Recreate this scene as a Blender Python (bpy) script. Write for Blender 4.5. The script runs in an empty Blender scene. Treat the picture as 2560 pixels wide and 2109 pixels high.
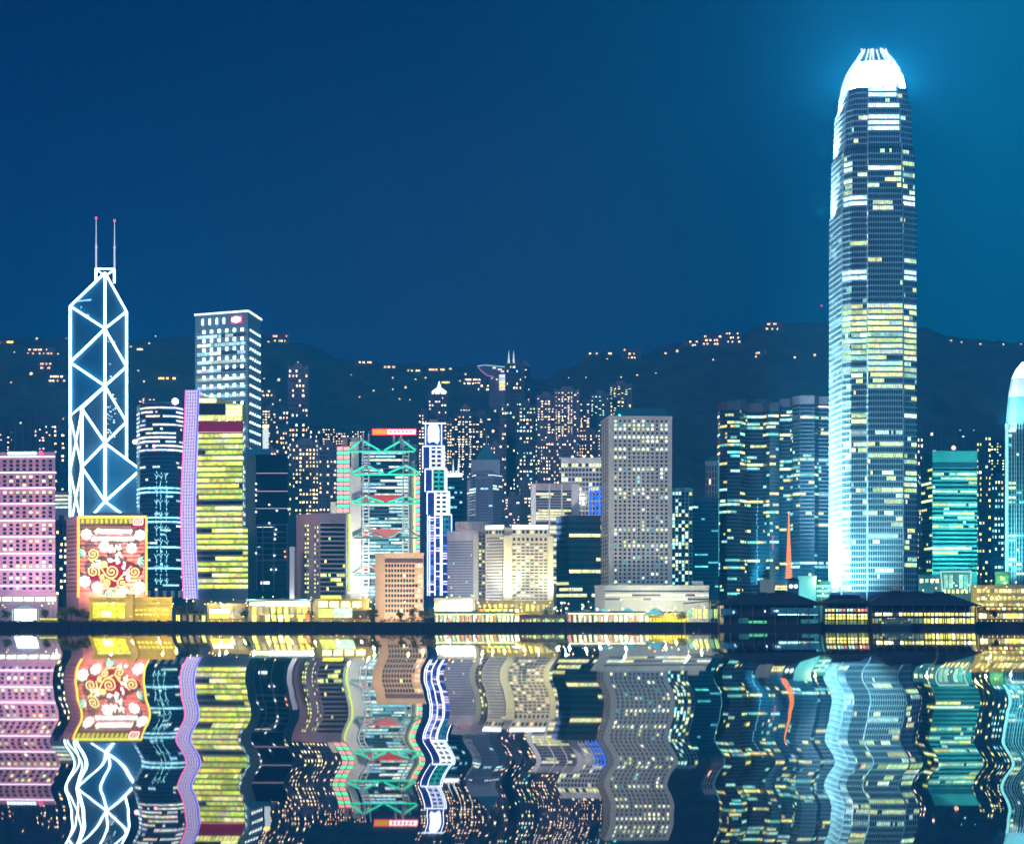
import bpy, math, random
from mathutils import Vector
random.seed(7)
R = math.radians
sc = bpy.context.scene
col = sc.collection
# ------------------------------------------------------------------ camera, world, fill sun, exposure
F, CX, HZ, CAMH = 5250.0, 1280.0, 1562.0, 2.0        # focal length and horizon in photo pixels, camera height
cd = bpy.data.cameras.new("camera"); cam = bpy.data.objects.new("camera", cd); col.objects.link(cam)
cam.location = (0, 0, CAMH); cam.rotation_euler = (R(90), 0, 0)
cd.sensor_width = 36; cd.lens = 36 * F / 2560; cd.shift_y = (HZ - 1054.5) / 2560
cd.clip_start = 1; cd.clip_end = 20000
sc.camera = cam
SUN_EL, SUN_AZ = 17, -30                              # added soft sun for the city's ambient light: behind the camera, a little left
w = bpy.data.worlds.new("World"); sc.world = w; w.use_nodes = True
nt = w.node_tree; N = nt.nodes; L = nt.links; N.clear()
out = N.new("ShaderNodeOutputWorld"); bg = N.new("ShaderNodeBackground"); L.new(bg.outputs[0], out.inputs[0])
tc = N.new("ShaderNodeTexCoord"); sx = N.new("ShaderNodeSeparateXYZ"); L.new(tc.outputs["Generated"], sx.inputs[0])
def ramp(stops):
    r = N.new("ShaderNodeValToRGB"); e = r.color_ramp.elements
    while len(e) < len(stops): e.new(.5)
    for k, (p, c) in enumerate(stops): e[k].position = p; e[k].color = (*c, 1)
    return r
mx = N.new("ShaderNodeMapRange"); L.new(sx.outputs[0], mx.inputs[0]); mx.inputs[1].default_value = -.3; mx.inputs[2].default_value = .3
mz = N.new("ShaderNodeMapRange"); L.new(sx.outputs[2], mz.inputs[0]); mz.inputs[1].default_value = .05; mz.inputs[2].default_value = .30
mz.interpolation_type = 'SMOOTHSTEP'
hi = ramp([(0, (.000, .001, .050)), (.45, (.000, .012, .058)), (.68, (.000, .030, .085)), (.86, (.000, .115, .235)), (1, (.000, .085, .175))])
lo = ramp([(0, (.000, .030, .150)), (.25, (.004, .036, .140)), (.5, (.018, .040, .112)), (.7, (.002, .060, .145)), (.87, (.000, .150, .260)), (1, (.000, .150, .270))])
L.new(mx.outputs[0], hi.inputs[0]); L.new(mx.outputs[0], lo.inputs[0])
mix = N.new("ShaderNodeMix"); mix.data_type = 'RGBA'
L.new(mz.outputs[0], mix.inputs[0]); L.new(lo.outputs[0], mix.inputs[6]); L.new(hi.outputs[0], mix.inputs[7])
sky = N.new("ShaderNodeTexSky"); sky.sky_type = 'NISHITA'; sky.sun_disc = False
sky.sun_elevation = R(-6); sky.sun_rotation = R(SUN_AZ + 180)
ad = N.new("ShaderNodeMix"); ad.data_type = 'RGBA'; ad.blend_type = 'ADD'; ad.inputs[0].default_value = .05
L.new(mix.outputs[2], ad.inputs[6]); L.new(sky.outputs[0], ad.inputs[7]); L.new(ad.outputs[2], bg.inputs[0])
my = N.new("ShaderNodeMapRange"); L.new(sx.outputs[1], my.inputs[0]); my.inputs[1].default_value = .35; my.inputs[2].default_value = -.5   # sky behind the camera boosted to fill facades and haze, for the unseen city
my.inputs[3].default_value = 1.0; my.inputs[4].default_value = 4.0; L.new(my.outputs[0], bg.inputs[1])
sd = bpy.data.lights.new("fill_sun", 'SUN'); sd.energy = 1.05; sd.angle = R(14); sd.color = (1.0, .90, .88)
so = bpy.data.objects.new("fill_sun", sd); col.objects.link(so)
dirv = Vector((math.sin(R(SUN_AZ)) * math.cos(R(SUN_EL)), -math.cos(R(SUN_AZ)) * math.cos(R(SUN_EL)), math.sin(R(SUN_EL))))
so.rotation_euler = dirv.to_track_quat('Z', 'Y').to_euler()
vs = sc.view_settings; vs.view_transform = 'Standard'; vs.look = 'None'; vs.exposure = .5; vs.gamma = 1
cy = sc.cycles; cy.max_bounces = 5; cy.diffuse_bounces = 1; cy.glossy_bounces = 3; cy.transmission_bounces = 1; cy.volume_bounces = 0
cy.sample_clamp_indirect = 3; cy.use_denoising = True; cy.caustics_reflective = False; cy.caustics_refractive = False

# ------------------------------------------------------------------ materials
MATS = {}
def newmat(key):
    m = bpy.data.materials.new(key); m.use_nodes = True; t = m.node_tree; t.nodes.clear()
    o = t.nodes.new("ShaderNodeOutputMaterial"); return m, t, o
def wall(c, rough=.7, var=.18, scale=.08, spec=.3, metal=0.0):
    k = ("wall", c, rough, var, scale, metal)
    if k in MATS: return MATS[k]
    m, t, o = newmat("wall")
    b = t.nodes.new("ShaderNodeBsdfPrincipled"); t.links.new(b.outputs[0], o.inputs[0])
    b.inputs["Roughness"].default_value = rough; b.inputs["Specular IOR Level"].default_value = spec; b.inputs["Metallic"].default_value = metal
    tx = t.nodes.new("ShaderNodeTexCoord"); mp = t.nodes.new("ShaderNodeMapping"); mp.inputs[3].default_value = (1, 1, .3)
    t.links.new(tx.outputs["Object"], mp.inputs[0])
    n = t.nodes.new("ShaderNodeTexNoise"); n.inputs["Scale"].default_value = scale; n.inputs["Detail"].default_value = 5
    t.links.new(mp.outputs[0], n.inputs[0])
    r = t.nodes.new("ShaderNodeValToRGB"); e = r.color_ramp.elements
    e[0].position = .3; e[0].color = (*[x * (1 - var) for x in c], 1); e[1].position = .7; e[1].color = (*[min(1, x * (1 + var)) for x in c], 1)
    t.links.new(n.outputs[0], r.inputs[0]); t.links.new(r.outputs[0], b.inputs[0])
    MATS[k] = m; return m
def neon(c, s=4.0, sample=False):
    k = ("neon", c, s)
    if k in MATS: return MATS[k]
    m, t, o = newmat("neon"); e = t.nodes.new("ShaderNodeEmission"); t.links.new(e.outputs[0], o.inputs[0])
    e.inputs[0].default_value = (*c, 1); e.inputs[1].default_value = s
    if not sample: m.cycles.emission_sampling = 'NONE'
    MATS[k] = m; return m
def pane_mat(base, rough=.12):
    m, t, o = newmat("window_glass")
    b = t.nodes.new("ShaderNodeBsdfPrincipled"); t.links.new(b.outputs[0], o.inputs[0])
    b.inputs["Base Color"].default_value = (*base, 1); b.inputs["Roughness"].default_value = rough; b.inputs["Specular IOR Level"].default_value = .6
    a = t.nodes.new("ShaderNodeAttribute"); a.attribute_name = "glow"
    n = t.nodes.new("ShaderNodeTexNoise"); n.inputs["Scale"].default_value = .45; n.inputs["Detail"].default_value = 3
    tx = t.nodes.new("ShaderNodeTexCoord"); t.links.new(tx.outputs["Object"], n.inputs[0])
    mr = t.nodes.new("ShaderNodeMapRange"); mr.inputs[1].default_value = .3; mr.inputs[2].default_value = .7; mr.inputs[3].default_value = .9; mr.inputs[4].default_value = 2.1
    t.links.new(n.outputs[0], mr.inputs[0])
    t.links.new(a.outputs[0], b.inputs["Emission Color"]); t.links.new(mr.outputs[0], b.inputs["Emission Strength"])
    m.cycles.emission_sampling = 'NONE'; return m
PANE = pane_mat((.008, .014, .035)); PANE_TEAL = pane_mat((.004, .03, .05)); PANE_PALE = pane_mat((.06, .09, .16))

# ------------------------------------------------------------------ mesh helpers
def X(px, Y): return (px - CX) / F * Y
def Z(py, Y): return CAMH + (HZ - py) / F * Y
def P3(px, py, Y): return Vector((X(px, Y), Y, Z(py, Y)))
class MB:
    def __init__(s): s.v = []; s.f = []; s.m = []; s.c = []; s.mi = 0; s.col = (0, 0, 0)
    def face(s, pts, c=None):
        k = len(s.v); s.v += [tuple(p) for p in pts]; s.f.append(tuple(range(k, k + len(pts)))); s.m.append(s.mi); s.c.append(c or s.col)
    def prism(s, foot, z0, z1, top=True, bottom=False, foot1=None):
        f1 = foot1 or foot; n = len(foot)
        for i in range(n):
            a, b = foot[i], foot[(i + 1) % n]; a1, b1 = f1[i], f1[(i + 1) % n]
            s.face([(a[0], a[1], z0), (b[0], b[1], z0), (b1[0], b1[1], z1), (a1[0], a1[1], z1)])
        if top: s.face([(p[0], p[1], z1) for p in f1])
        if bottom: s.face([(p[0], p[1], z0) for p in reversed(foot)])
    def box(s, c, size, ang=0):
        ca, sa = math.cos(ang), math.sin(ang); hx, hy, hz = size[0] / 2, size[1] / 2, size[2] / 2
        ft = [(c[0] + x * ca - y * sa, c[1] + x * sa + y * ca) for x, y in ((-hx, -hy), (hx, -hy), (hx, hy), (-hx, hy))]
        s.prism(ft, c[2] - hz, c[2] + hz, True, True)
    def slab(s, P, d, n, u0, u1, z0, z1, o0, o1, c=None):
        """a box lying on a wall: along d from u0 to u1, out along n from o0 to o1"""
        A = [(P[0] + d[0] * u + n[0] * o, P[1] + d[1] * u + n[1] * o) for u, o in ((u0, o0), (u0, o1), (u1, o1), (u1, o0))]
        old = s.col
        if c: s.col = c
        s.face([(A[1][0], A[1][1], z0), (A[2][0], A[2][1], z0), (A[2][0], A[2][1], z1), (A[1][0], A[1][1], z1)])
        s.face([(A[0][0], A[0][1], z0), (A[1][0], A[1][1], z0), (A[1][0], A[1][1], z1), (A[0][0], A[0][1], z1)])
        s.face([(A[2][0], A[2][1], z0), (A[3][0], A[3][1], z0), (A[3][0], A[3][1], z1), (A[2][0], A[2][1], z1)])
        s.face([(p[0], p[1], z1) for p in A]); s.face([(p[0], p[1], z0) for p in reversed(A)])
        s.col = old
    def tube(s, p, q, r, k=6, r1=None):
        p = Vector(p); q = Vector(q); d = (q - p)
        if d.length < 1e-6: return
        d.normalize(); a = d.orthogonal().normalized(); b = d.cross(a); r1 = r if r1 is None else r1
        c0 = [p + (a * math.cos(t) + b * math.sin(t)) * r for t in [2 * math.pi * i / k for i in range(k)]]
        c1 = [q + (a * math.cos(t) + b * math.sin(t)) * r1 for t in [2 * math.pi * i / k for i in range(k)]]
        for i in range(k): s.face([c0[i], c0[(i + 1) % k], c1[(i + 1) % k], c1[i]])
        s.face(list(reversed(c0))); s.face(c1)
    def path(s, pts, r, k=5):
        for a, b in zip(pts, pts[1:]): s.tube(a, b, r, k)
    def ball(s, c, r, n=8, sz=1.0):
        for i in range(n // 2):
            t0, t1 = math.pi * i / (n // 2), math.pi * (i + 1) / (n // 2)
            for j in range(n):
                a0, a1 = 2 * math.pi * j / n, 2 * math.pi * (j + 1) / n
                q = [(c[0] + r * math.sin(t) * math.cos(a), c[1] + r * math.sin(t) * math.sin(a), c[2] + r * sz * math.cos(t)) for t, a in ((t0, a0), (t1, a0), (t1, a1), (t0, a1))]
                if i == 0: q = [q[0], q[1], q[2]]
                elif i == n // 2 - 1: q = [q[0], q[1], q[3]]
                s.face(q)
    def disc(s, c, r, d, n, k=10, off=0):
        s.face([(c[0] + d[0] * r * math.cos(t) + n[0] * off, c[1] + d[1] * r * math.cos(t) + n[1] * off, c[2] + r * math.sin(t)) for t in [2 * math.pi * i / k for i in range(k)]])
    def mesh(s, name, mats, org=(0, 0, 0)):
        me = bpy.data.meshes.new(name)
        me.from_pydata([(v[0] - org[0], v[1] - org[1], v[2] - org[2]) for v in s.v], [], s.f)
        for m in (mats if isinstance(mats, (list, tuple)) else [mats]): me.materials.append(m)
        me.polygons.foreach_set("material_index", s.m)
        if any(c != (0, 0, 0) for c in s.c):
            a = me.color_attributes.new("glow", 'FLOAT_COLOR', 'CORNER')
            buf = []
            for f, c in zip(s.f, s.c): buf += [c[0], c[1], c[2], 1] * len(f)
            a.data.foreach_set("color", buf)
        me.update(); return me
    def build(s, name, mats, parent=None, label=None, stuff=False):
        if not s.f: return None
        org = root_loc(parent)
        o = bpy.data.objects.new(name, s.mesh(name, mats, org)); col.objects.link(o)
        if parent: o.parent = parent
        if label: o["label"] = label
        if stuff: o["kind"] = "stuff"
        return o
def root_loc(o):
    v = Vector((0, 0, 0))
    while o is not None: v = v + o.location; o = o.parent
    return v
def thing(name, label, cat, loc, group=None):
    o = bpy.data.objects.new(name, None); col.objects.link(o); o.location = loc; o.empty_display_size = 1
    o["label"] = label; o["category"] = cat
    if group: o["group"] = group
    return o
def tag(o, label, cat, group=None):
    o["label"] = label; o["category"] = cat
    if group: o["group"] = group
    return o
def structure(name, mb, mat):
    o = mb.build(name, mat); o["kind"] = "structure"; return o
def lamp_light(parent, loc, target, power, color, kind='SPOT', spot=70, size=1.5, name="floodlight"):
    d = bpy.data.lights.new(name, kind); d.energy = power; d.color = color; d.volume_factor = .25 if kind == 'SPOT' else 1.0
    if kind == 'SPOT': d.spot_size = R(spot); d.spot_blend = .8
    if kind == 'AREA': d.size = size
    else: d.shadow_soft_size = size
    o = bpy.data.objects.new(name, d); col.objects.link(o)
    o.location = Vector(loc) - root_loc(parent); o.parent = parent
    if target is not None: o.rotation_euler = (Vector(loc) - Vector(target)).to_track_quat('Z', 'Y').to_euler()
    return o

# ------------------------------------------------------------------ palettes of lit windows
WARM = [(1.5, .85, .35), (1.6, 1.15, .55), (1.3, .75, .45), (1.7, 1.3, .8)]
ROSE = [(1.5, 1.0, .75), (1.7, 1.25, 1.0), (1.3, .8, .5), (1.6, 1.3, .6)]
YEL = [(1.0, 1.05, .22), (1.3, 1.2, .4), (1.2, 1.3, .6), (.8, .85, .15)]
COOL = [(.7, 1.2, 1.3), (1.2, 1.5, 1.4), (.4, .9, 1.2), (1.4, 1.5, 1.2)]
TEAL = [(.15, .9, .9), (.5, 1.2, 1.0), (1.1, 1.4, .8), (.1, .6, .7)]
MIX = [(.9, 1.1, .35), (1.2, 1.2, .6), (.2, .8, .7), (.5, 1.1, 1.0)]
def pick(pal, lo=.55, hi=1.25):
    c = random.choice(pal); k = random.uniform(lo, hi); return (c[0] * k, c[1] * k, c[2] * k)

# ------------------------------------------------------------------ buildings
GZ = 3.3
class B: pass
def building(name, label, cat, foot, top, depth, wm, base=None, group=None, roof=None, parapet=True):
    """foot: the visible wall line, left to right, as (photo x, distance); top: photo y of the roof line"""
    b = B(); pts = [Vector((X(px, Y), Y)) for px, Y in foot]
    ym = min(p.y for p in pts); near = min(pts, key=lambda p: p.y)
    b.z1 = Z(top, ym); b.z0 = GZ if base is None else base; b.pts = pts; b.Y = ym
    mid = sum((p for p in pts), Vector((0, 0))) / len(pts); back = mid.normalized() * depth
    sh = lambda p: Vector((mid.x + (p.x - mid.x) * .96, max(p.y, mid.y))) + back
    b.foot = pts + [sh(pts[-1]), sh(pts[0])]
    ctr = sum(b.foot, Vector((0, 0))) / len(b.foot); b.ctr = ctr
    b.root = thing(name, label, cat, (ctr.x, ctr.y, b.z0), group)
    m = MB(); m.prism(b.foot, b.z0, b.z1); b.wall = m.build("wall", wm, b.root)
    if parapet:
        m = MB()
        for i in range(len(b.foot)):
            P, Q = b.foot[i], b.foot[(i + 1) % len(b.foot)]; d = (Q - P); ln = d.length; d.normalize(); n = (d.y, -d.x)
            m.slab(P, d, n, -.2, ln + .2, b.z1 - .6, b.z1 + 1.0, -.5, .35)
        m.build("parapet", roof or wm, b.root)
    return b
def frame(b, i=0):
    P, Q = b.pts[i], b.pts[i + 1]; d = Q - P; ln = d.length; d.normalize(); return P, d, Vector((d.y, -d.x)), ln
def plant(b, u0, u1, h, mat, dy=.5, name="roof_plant"):
    """a plant room on the roof between two fractions of the roof's width"""
    A, Bp = b.pts[0], b.pts[-1]; bk = (b.foot[-1] - A)
    p = [A + (Bp - A) * u0 + bk * .25, A + (Bp - A) * u1 + bk * .25, A + (Bp - A) * u1 + bk * .75, A + (Bp - A) * u0 + bk * .75]
    m = MB(); m.prism(p, b.z1 - .1, b.z1 + h); return m.build(name, mat, b.root)
WCACHE = {}
def grid(b, i, rows, cols, z0, z1, ww=.55, wh=.5, lit=.25, pal=WARM, u0=0., u1=1., name="window", mat=None, roundw=False, dark=True, limit=100, out=.15, fr=None, jit=None):
    P, d, n, ln = fr or frame(b, i); mat = mat or PANE
    ua, ub = ln * u0, ln * u1; cw = (ub - ua) / cols; rh = (z1 - z0) / rows; ang = math.atan2(d.y, d.x)
    W0, Hh = cw * ww, rh * wh; rest = MB(); cnt = 0; rl = root_loc(b.root)
    order = [(r, c) for r in range(rows) for c in range(cols)]; random.shuffle(order)
    cells = []
    for r, c in order:
        k = lit(r, c) if callable(lit) else (pick(pal) if random.random() < lit else None)
        cells.append((r, c, k))
    for r, c, k in cells:
        if k is None and not dark: continue
        W = W0 * random.choice(jit) if jit else W0
        uc = ua + (c + .5 + (random.uniform(-.12, .12) if jit else 0)) * cw; zc = z0 + (r + .5) * rh; cpt = P + d * uc
        if k is not None and cnt < limit:
            cnt += 1; kq = tuple(round(x * 6) / 6 for x in k); key = (round(W, 2), round(Hh, 2), kq, roundw, mat.name, out)
            if key not in WCACHE:
                m = MB(); m.col = kq
                if roundw:
                    m.tube((0, 0, 0), (0, -out, 0), W / 2, 12)
                else: m.slab((0, 0), (1, 0), (0, -1), -W / 2, W / 2, -Hh / 2, Hh / 2, 0, out)
                WCACHE[key] = m.mesh(name, mat)
            o = bpy.data.objects.new(name, WCACHE[key]); col.objects.link(o); o.parent = b.root
            o.location = (cpt.x - rl.x, cpt.y - rl.y, zc - rl.z); o.rotation_euler = (0, 0, ang)
        else:
            rest.col = k or (0, 0, 0)
            if roundw: rest.tube((cpt.x, cpt.y, zc), (cpt.x + n.x * out, cpt.y + n.y * out, zc), W / 2, 12)
            else: rest.slab(P, d, n, uc - W / 2, uc + W / 2, zc - Hh / 2, zc + Hh / 2, 0, out)
    rest.build(name, mat, b.root, stuff=True)
def runs(n, p, pal, runlen=4):
    """lit and unlit stretches of one office floor"""
    o = []; on = random.random() < p
    while len(o) < n:
        k = max(1, int(random.expovariate(1 / runlen)) + 1); c = pick(pal)
        for _ in range(k): o.append(tuple(x * random.uniform(.7, 1.15) for x in c) if on else None)
        on = random.random() < p
    return o[:n]
def bands(b, faces, rows, z0, z1, wh=.55, lit=.3, pal=COOL, seg=3.0, u0=0., u1=1., mat=None, name="window_band", out=.18, gap=.12, runlen=4):
    """one ribbon of windows per floor, running across the given faces"""
    mat = mat or PANE; rh = (z1 - z0) / rows
    for r in range(rows):
        m = MB(); zc = z0 + (r + .5) * rh; h = rh * wh / 2
        p = lit(r, rows) if callable(lit) else lit
        pl = pal
        if isinstance(p, tuple): p, pl = p
        for i in faces:
            P, d, n, ln = frame(b, i); a, e = ln * u0 + .15, ln * u1 - .15; ns = max(1, int((e - a) / seg)); sw = (e - a) / ns
            cs = runs(ns, p, pl, runlen)
            for k in range(ns):
                m.slab(P, d, n, a + k * sw + gap / 2, a + (k + 1) * sw - gap / 2, zc - h, zc + h, 0, out, cs[k])
        m.build(name, mat, b.root)
def wline(b, i, u0, u1, z0, z1, mat, name, out=.3, r0=0):
    P, d, n, ln = frame(b, i); m = MB(); m.slab(P, d, n, ln * u0, ln * u1, z0, z1, r0, out); return m.build(name, mat, b.root)

# wall materials
MAUVE = wall((.60, .36, .50)); MAUVE_D = wall((.26, .20, .29)); CONC = wall((.36, .31, .36)); CONC_P = wall((.52, .47, .52)); CONC_W = wall((.62, .60, .60))
BEIGE = wall((.64, .46, .34)); NAVY = wall((.015, .03, .075), .3); NAVY_W = wall((.03, .05, .10), .5); TEALW = wall((.05, .30, .32)); TEALD = wall((.02, .12, .17), .5)
STEEL = wall((.42, .46, .46), .5); BLUEW = wall((.05, .10, .42), .5); RESI = wall((.15, .15, .21)); RESI2 = wall((.22, .19, .24)); RESI3 = wall((.09, .11, .17)); ROOFD = wall((.05, .05, .07)); GREYB = wall((.17, .22, .32))
JARD = wall((.74, .70, .62), .75, .10, .05); CREAM = wall((.66, .60, .48)); WHITE = wall((.72, .74, .74)); MAROON = wall((.26, .015, .06), .6)
ASPH = wall((.05, .05, .055), .8); QUAY = wall((.035, .035, .06), .85); LEAF = wall((.035, .05, .022), .8, .5, .6); LEAF_LIT = wall((.10, .16, .03), .8, .4, .6); BARK = wall((.05, .035, .025), .9)  # the lighter leaf copy has lamplight in its colour
DARKM = wall((.03, .035, .05), .5); ROOFT = wall((.04, .17, .22)); EX_BAND = wall((.10, .11, .14), .6)

# ------------------------------------------------------------------ the setting: water, ground, hills
def water():
    m, t, o = newmat("water"); nn = t.nodes.new; lk = t.links.new
    g = nn("ShaderNodeNewGeometry"); s = nn("ShaderNodeSeparateXYZ"); lk(g.outputs["Position"], s.inputs[0])
    def M(op, a, b=None, c=None):
        k = nn("ShaderNodeMath"); k.operation = op
        for j, v in enumerate((a, b, c)):
            if v is None: continue
            if isinstance(v, (int, float)): k.inputs[j].default_value = v
            else: lk(v, k.inputs[j])
        return k.outputs[0]
    Y = M('MAXIMUM', M('SQRT', M('ADD', M('MULTIPLY', s.outputs[0], s.outputs[0]), M('MULTIPLY', s.outputs[1], s.outputs[1]))), 8.0)   # distance from the point below the camera; ripples centred there shape the reflections
    q = M("DIVIDE", 73.0, Y)                      # ripples lengthen with the distance from the camera
    xs = M('MULTIPLY', s.outputs[0], .017)
    cb = nn("ShaderNodeCombineXYZ"); lk(M('MULTIPLY', s.outputs[0], .0085), cb.inputs[0]); lk(M('MULTIPLY', q, .45), cb.inputs[1])
    nz = nn("ShaderNodeTexNoise"); nz.inputs["Scale"].default_value = 1.0; nz.inputs["Detail"].default_value = 0; lk(cb.outputs[0], nz.inputs[0])
    ph = M('ADD', M('MULTIPLY', q, 6.283), M('MULTIPLY', nz.outputs[0], 5.0))
    w1 = M('SINE', M('ADD', ph, xs)); w2 = M('MULTIPLY', M('ADD', M('SINE', M('ADD', M('MULTIPLY', q, 10.1), M('MULTIPLY', xs, -2.3))), M('MULTIPLY', M('SINE', M('ADD', M('MULTIPLY', q, 23.7), M('MULTIPLY', nz.outputs[0], 9.0))), .12)), .42)
    cb3 = nn("ShaderNodeCombineXYZ"); lk(M('MULTIPLY', s.outputs[0], .03), cb3.inputs[0]); lk(M('MULTIPLY', q, 1.3), cb3.inputs[1])
    n3 = nn("ShaderNodeTexNoise"); n3.inputs["Scale"].default_value = 1.0; n3.inputs["Detail"].default_value = 1; lk(cb3.outputs[0], n3.inputs[0])
    amp = M('MINIMUM', M('MULTIPLY', Y, .00052), .075)
    nx = M('MULTIPLY', M('MULTIPLY', M('ADD', w1, w2), amp), M('ADD', M('MULTIPLY', n3.outputs[0], 1.5), .15))
    cb2 = nn("ShaderNodeCombineXYZ"); lk(M('MULTIPLY', s.outputs[0], .042), cb2.inputs[0]); lk(M('MULTIPLY', q, 2.6), cb2.inputs[1])
    n2 = nn("ShaderNodeTexNoise"); n2.inputs["Scale"].default_value = 1.0; n2.inputs["Detail"].default_value = 2; lk(cb2.outputs[0], n2.inputs[0])
    ny = M('MULTIPLY', M('SUBTRACT', n2.outputs[0], .5), M('MINIMUM', M('MULTIPLY', q, .008), .0012))
    ux = M('DIVIDE', s.outputs[0], Y); uy = M('DIVIDE', s.outputs[1], Y)
    nv = nn("ShaderNodeCombineXYZ"); lk(M('ADD', M('MULTIPLY', nx, uy), M('MULTIPLY', ny, ux)), nv.inputs[0]); lk(M('SUBTRACT', M('MULTIPLY', ny, uy), M('MULTIPLY', nx, ux)), nv.inputs[1]); nv.inputs[2].default_value = 1
    no = nn("ShaderNodeVectorMath"); no.operation = 'NORMALIZE'; lk(nv.outputs[0], no.inputs[0])
    b = nn("ShaderNodeBsdfPrincipled"); b.inputs["Base Color"].default_value = (.002, .012, .035, 1); b.inputs["Roughness"].default_value = .012
    b.inputs["IOR"].default_value = 1.38; lk(no.outputs[0], b.inputs["Normal"]); lk(b.outputs[0], o.inputs[0]); return m
m = MB(); m.face([(-4000, -300, 0), (4000, -300, 0), (4000, 1262, 0), (-4000, 1262, 0)]); structure("water", m, water())
m = MB(); m.face([(-4000, 1251, GZ), (4000, 1251, GZ), (4000, 2300, GZ), (-4000, 2300, GZ)]); structure("ground", m, ASPH)
m = MB(); m.face([(-700, 1251.5, GZ + .05), (700, 1251.5, GZ + .05), (700, 1266, GZ + .05), (-700, 1266, GZ + .05)]); structure("pavement", m, wall((.22, .19, .17)))
RIDGE = [(-900, 860), (-200, 838), (0, 838), (150, 840), (330, 850), (420, 838), (660, 830), (740, 850), (870, 893), (1000, 905), (1140, 912), (1200, 905), (1265, 915), (1350, 945), (1420, 915),
         (1480, 878), (1600, 880), (1700, 850), (1860, 830), (1900, 806), (1960, 802), (2050, 798), (2150, 795), (2300, 815), (2400, 840), (2560, 852), (3400, 880)]
YB, YR = 2080.0, 3300.0
def ridge_py(px):
    if px <= RIDGE[0][0]: return RIDGE[0][1]
    for (a, b), (c, d) in zip(RIDGE, RIDGE[1:]):
        if px <= c:
            t = (px - a) / (c - a); t = t * t * (3 - 2 * t); return b + (d - b) * t
    return RIDGE[-1][1]
def terrain(x, Y):
    px = CX + x / max(Y, 1) * F; zr = Z(ridge_py(px), YR); t = (Y - YB) / (YR - YB)
    if t <= 0: return GZ - 2
    bump = 9 * math.sin(x * .021 + Y * .006) * math.sin(Y * .013 + x * .004) * min(1, t * 3) * min(1, max(0, (1 - t) * 4))
    if t <= 1: return GZ - 2 + (zr - GZ + 2) * (t ** .9) + bump
    return zr * (1 - .45 * min(1, (t - 1) * 1.2))
def hill_mat():
    m, t, o = newmat("hill"); b = t.nodes.new("ShaderNodeBsdfPrincipled"); t.links.new(b.outputs[0], o.inputs[0]); b.inputs["Roughness"].default_value = .95; b.inputs["Specular IOR Level"].default_value = .05
    tx = t.nodes.new("ShaderNodeTexCoord"); n = t.nodes.new("ShaderNodeTexNoise"); n.inputs["Scale"].default_value = .03; n.inputs["Detail"].default_value = 8; t.links.new(tx.outputs["Object"], n.inputs[0])
    r = t.nodes.new("ShaderNodeValToRGB"); e = r.color_ramp.elements; e[0].position = .35; e[0].color = (.045, .06, .045, 1); e[1].position = .68; e[1].color = (.10, .13, .09, 1)
    t.links.new(n.outputs[0], r.inputs[0]); t.links.new(r.outputs[0], b.inputs[0])
    bp = t.nodes.new("ShaderNodeBump"); bp.inputs["Strength"].default_value = .6; bp.inputs["Distance"].default_value = 8; t.links.new(n.outputs[0], bp.inputs["Height"]); t.links.new(bp.outputs[0], b.inputs["Normal"]); return m
def hill():
    vs_, fs = [], []; nx_, ny_ = 300, 44
    for j in range(ny_ + 1):
        Y = YB - 20 + (4300 - YB + 20) * j / ny_
        for i in range(nx_ + 1):
            px = -900 + 4300 * i / nx_; x = X(px, Y); h = terrain(x, Y) + (random.uniform(-2.5, 2.5) if Y > YB + 60 else 0); vs_.append((x, Y, h))
    for j in range(ny_):
        for i in range(nx_):
            a = j * (nx_ + 1) + i; fs.append((a, a + 1, a + nx_ + 2, a + nx_ + 1))
    me = bpy.data.meshes.new("hill"); me.from_pydata(vs_, [], fs); me.materials.append(hill_mat()); me.shade_smooth()
    o = bpy.data.objects.new("hill", me); col.objects.link(o); o["kind"] = "structure"
hill()
def on_hill(px, py):
    for k in range(400):
        Y = YB + (YR - YB) * k / 399
        if terrain(X(px, Y), Y) >= Z(py, Y): return Vector((X(px, Y), Y, terrain(X(px, Y), Y)))
    return Vector((X(px, YR), YR, terrain(X(px, YR), YR)))
# quay wall along the whole waterfront, with coping and fender piles
q = thing("quay_wall", "long dark quay wall along the water under the whole waterfront", "quay", (0, 1250, 0))
m = MB(); m.prism([(-1500, 1250), (1500, 1250), (1500, 1251.4), (-1500, 1251.4)], -1, GZ + .2); m.build("wall", QUAY, q)
m = MB(); m.prism([(-1500, 1249.6), (1500, 1249.6), (1500, 1251.6), (-1500, 1251.6)], GZ + .2, GZ + .6, True, True); m.build("coping", wall((.10, .09, .12)), q)
m = MB()
for k in range(-50, 51): m.tube((k * 7 + 2, 1249.4, -1), (k * 7 + 2, 1249.4, GZ - .4), .28, 6)
m.build("fender_pile", DARKM, q, stuff=True)


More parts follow.
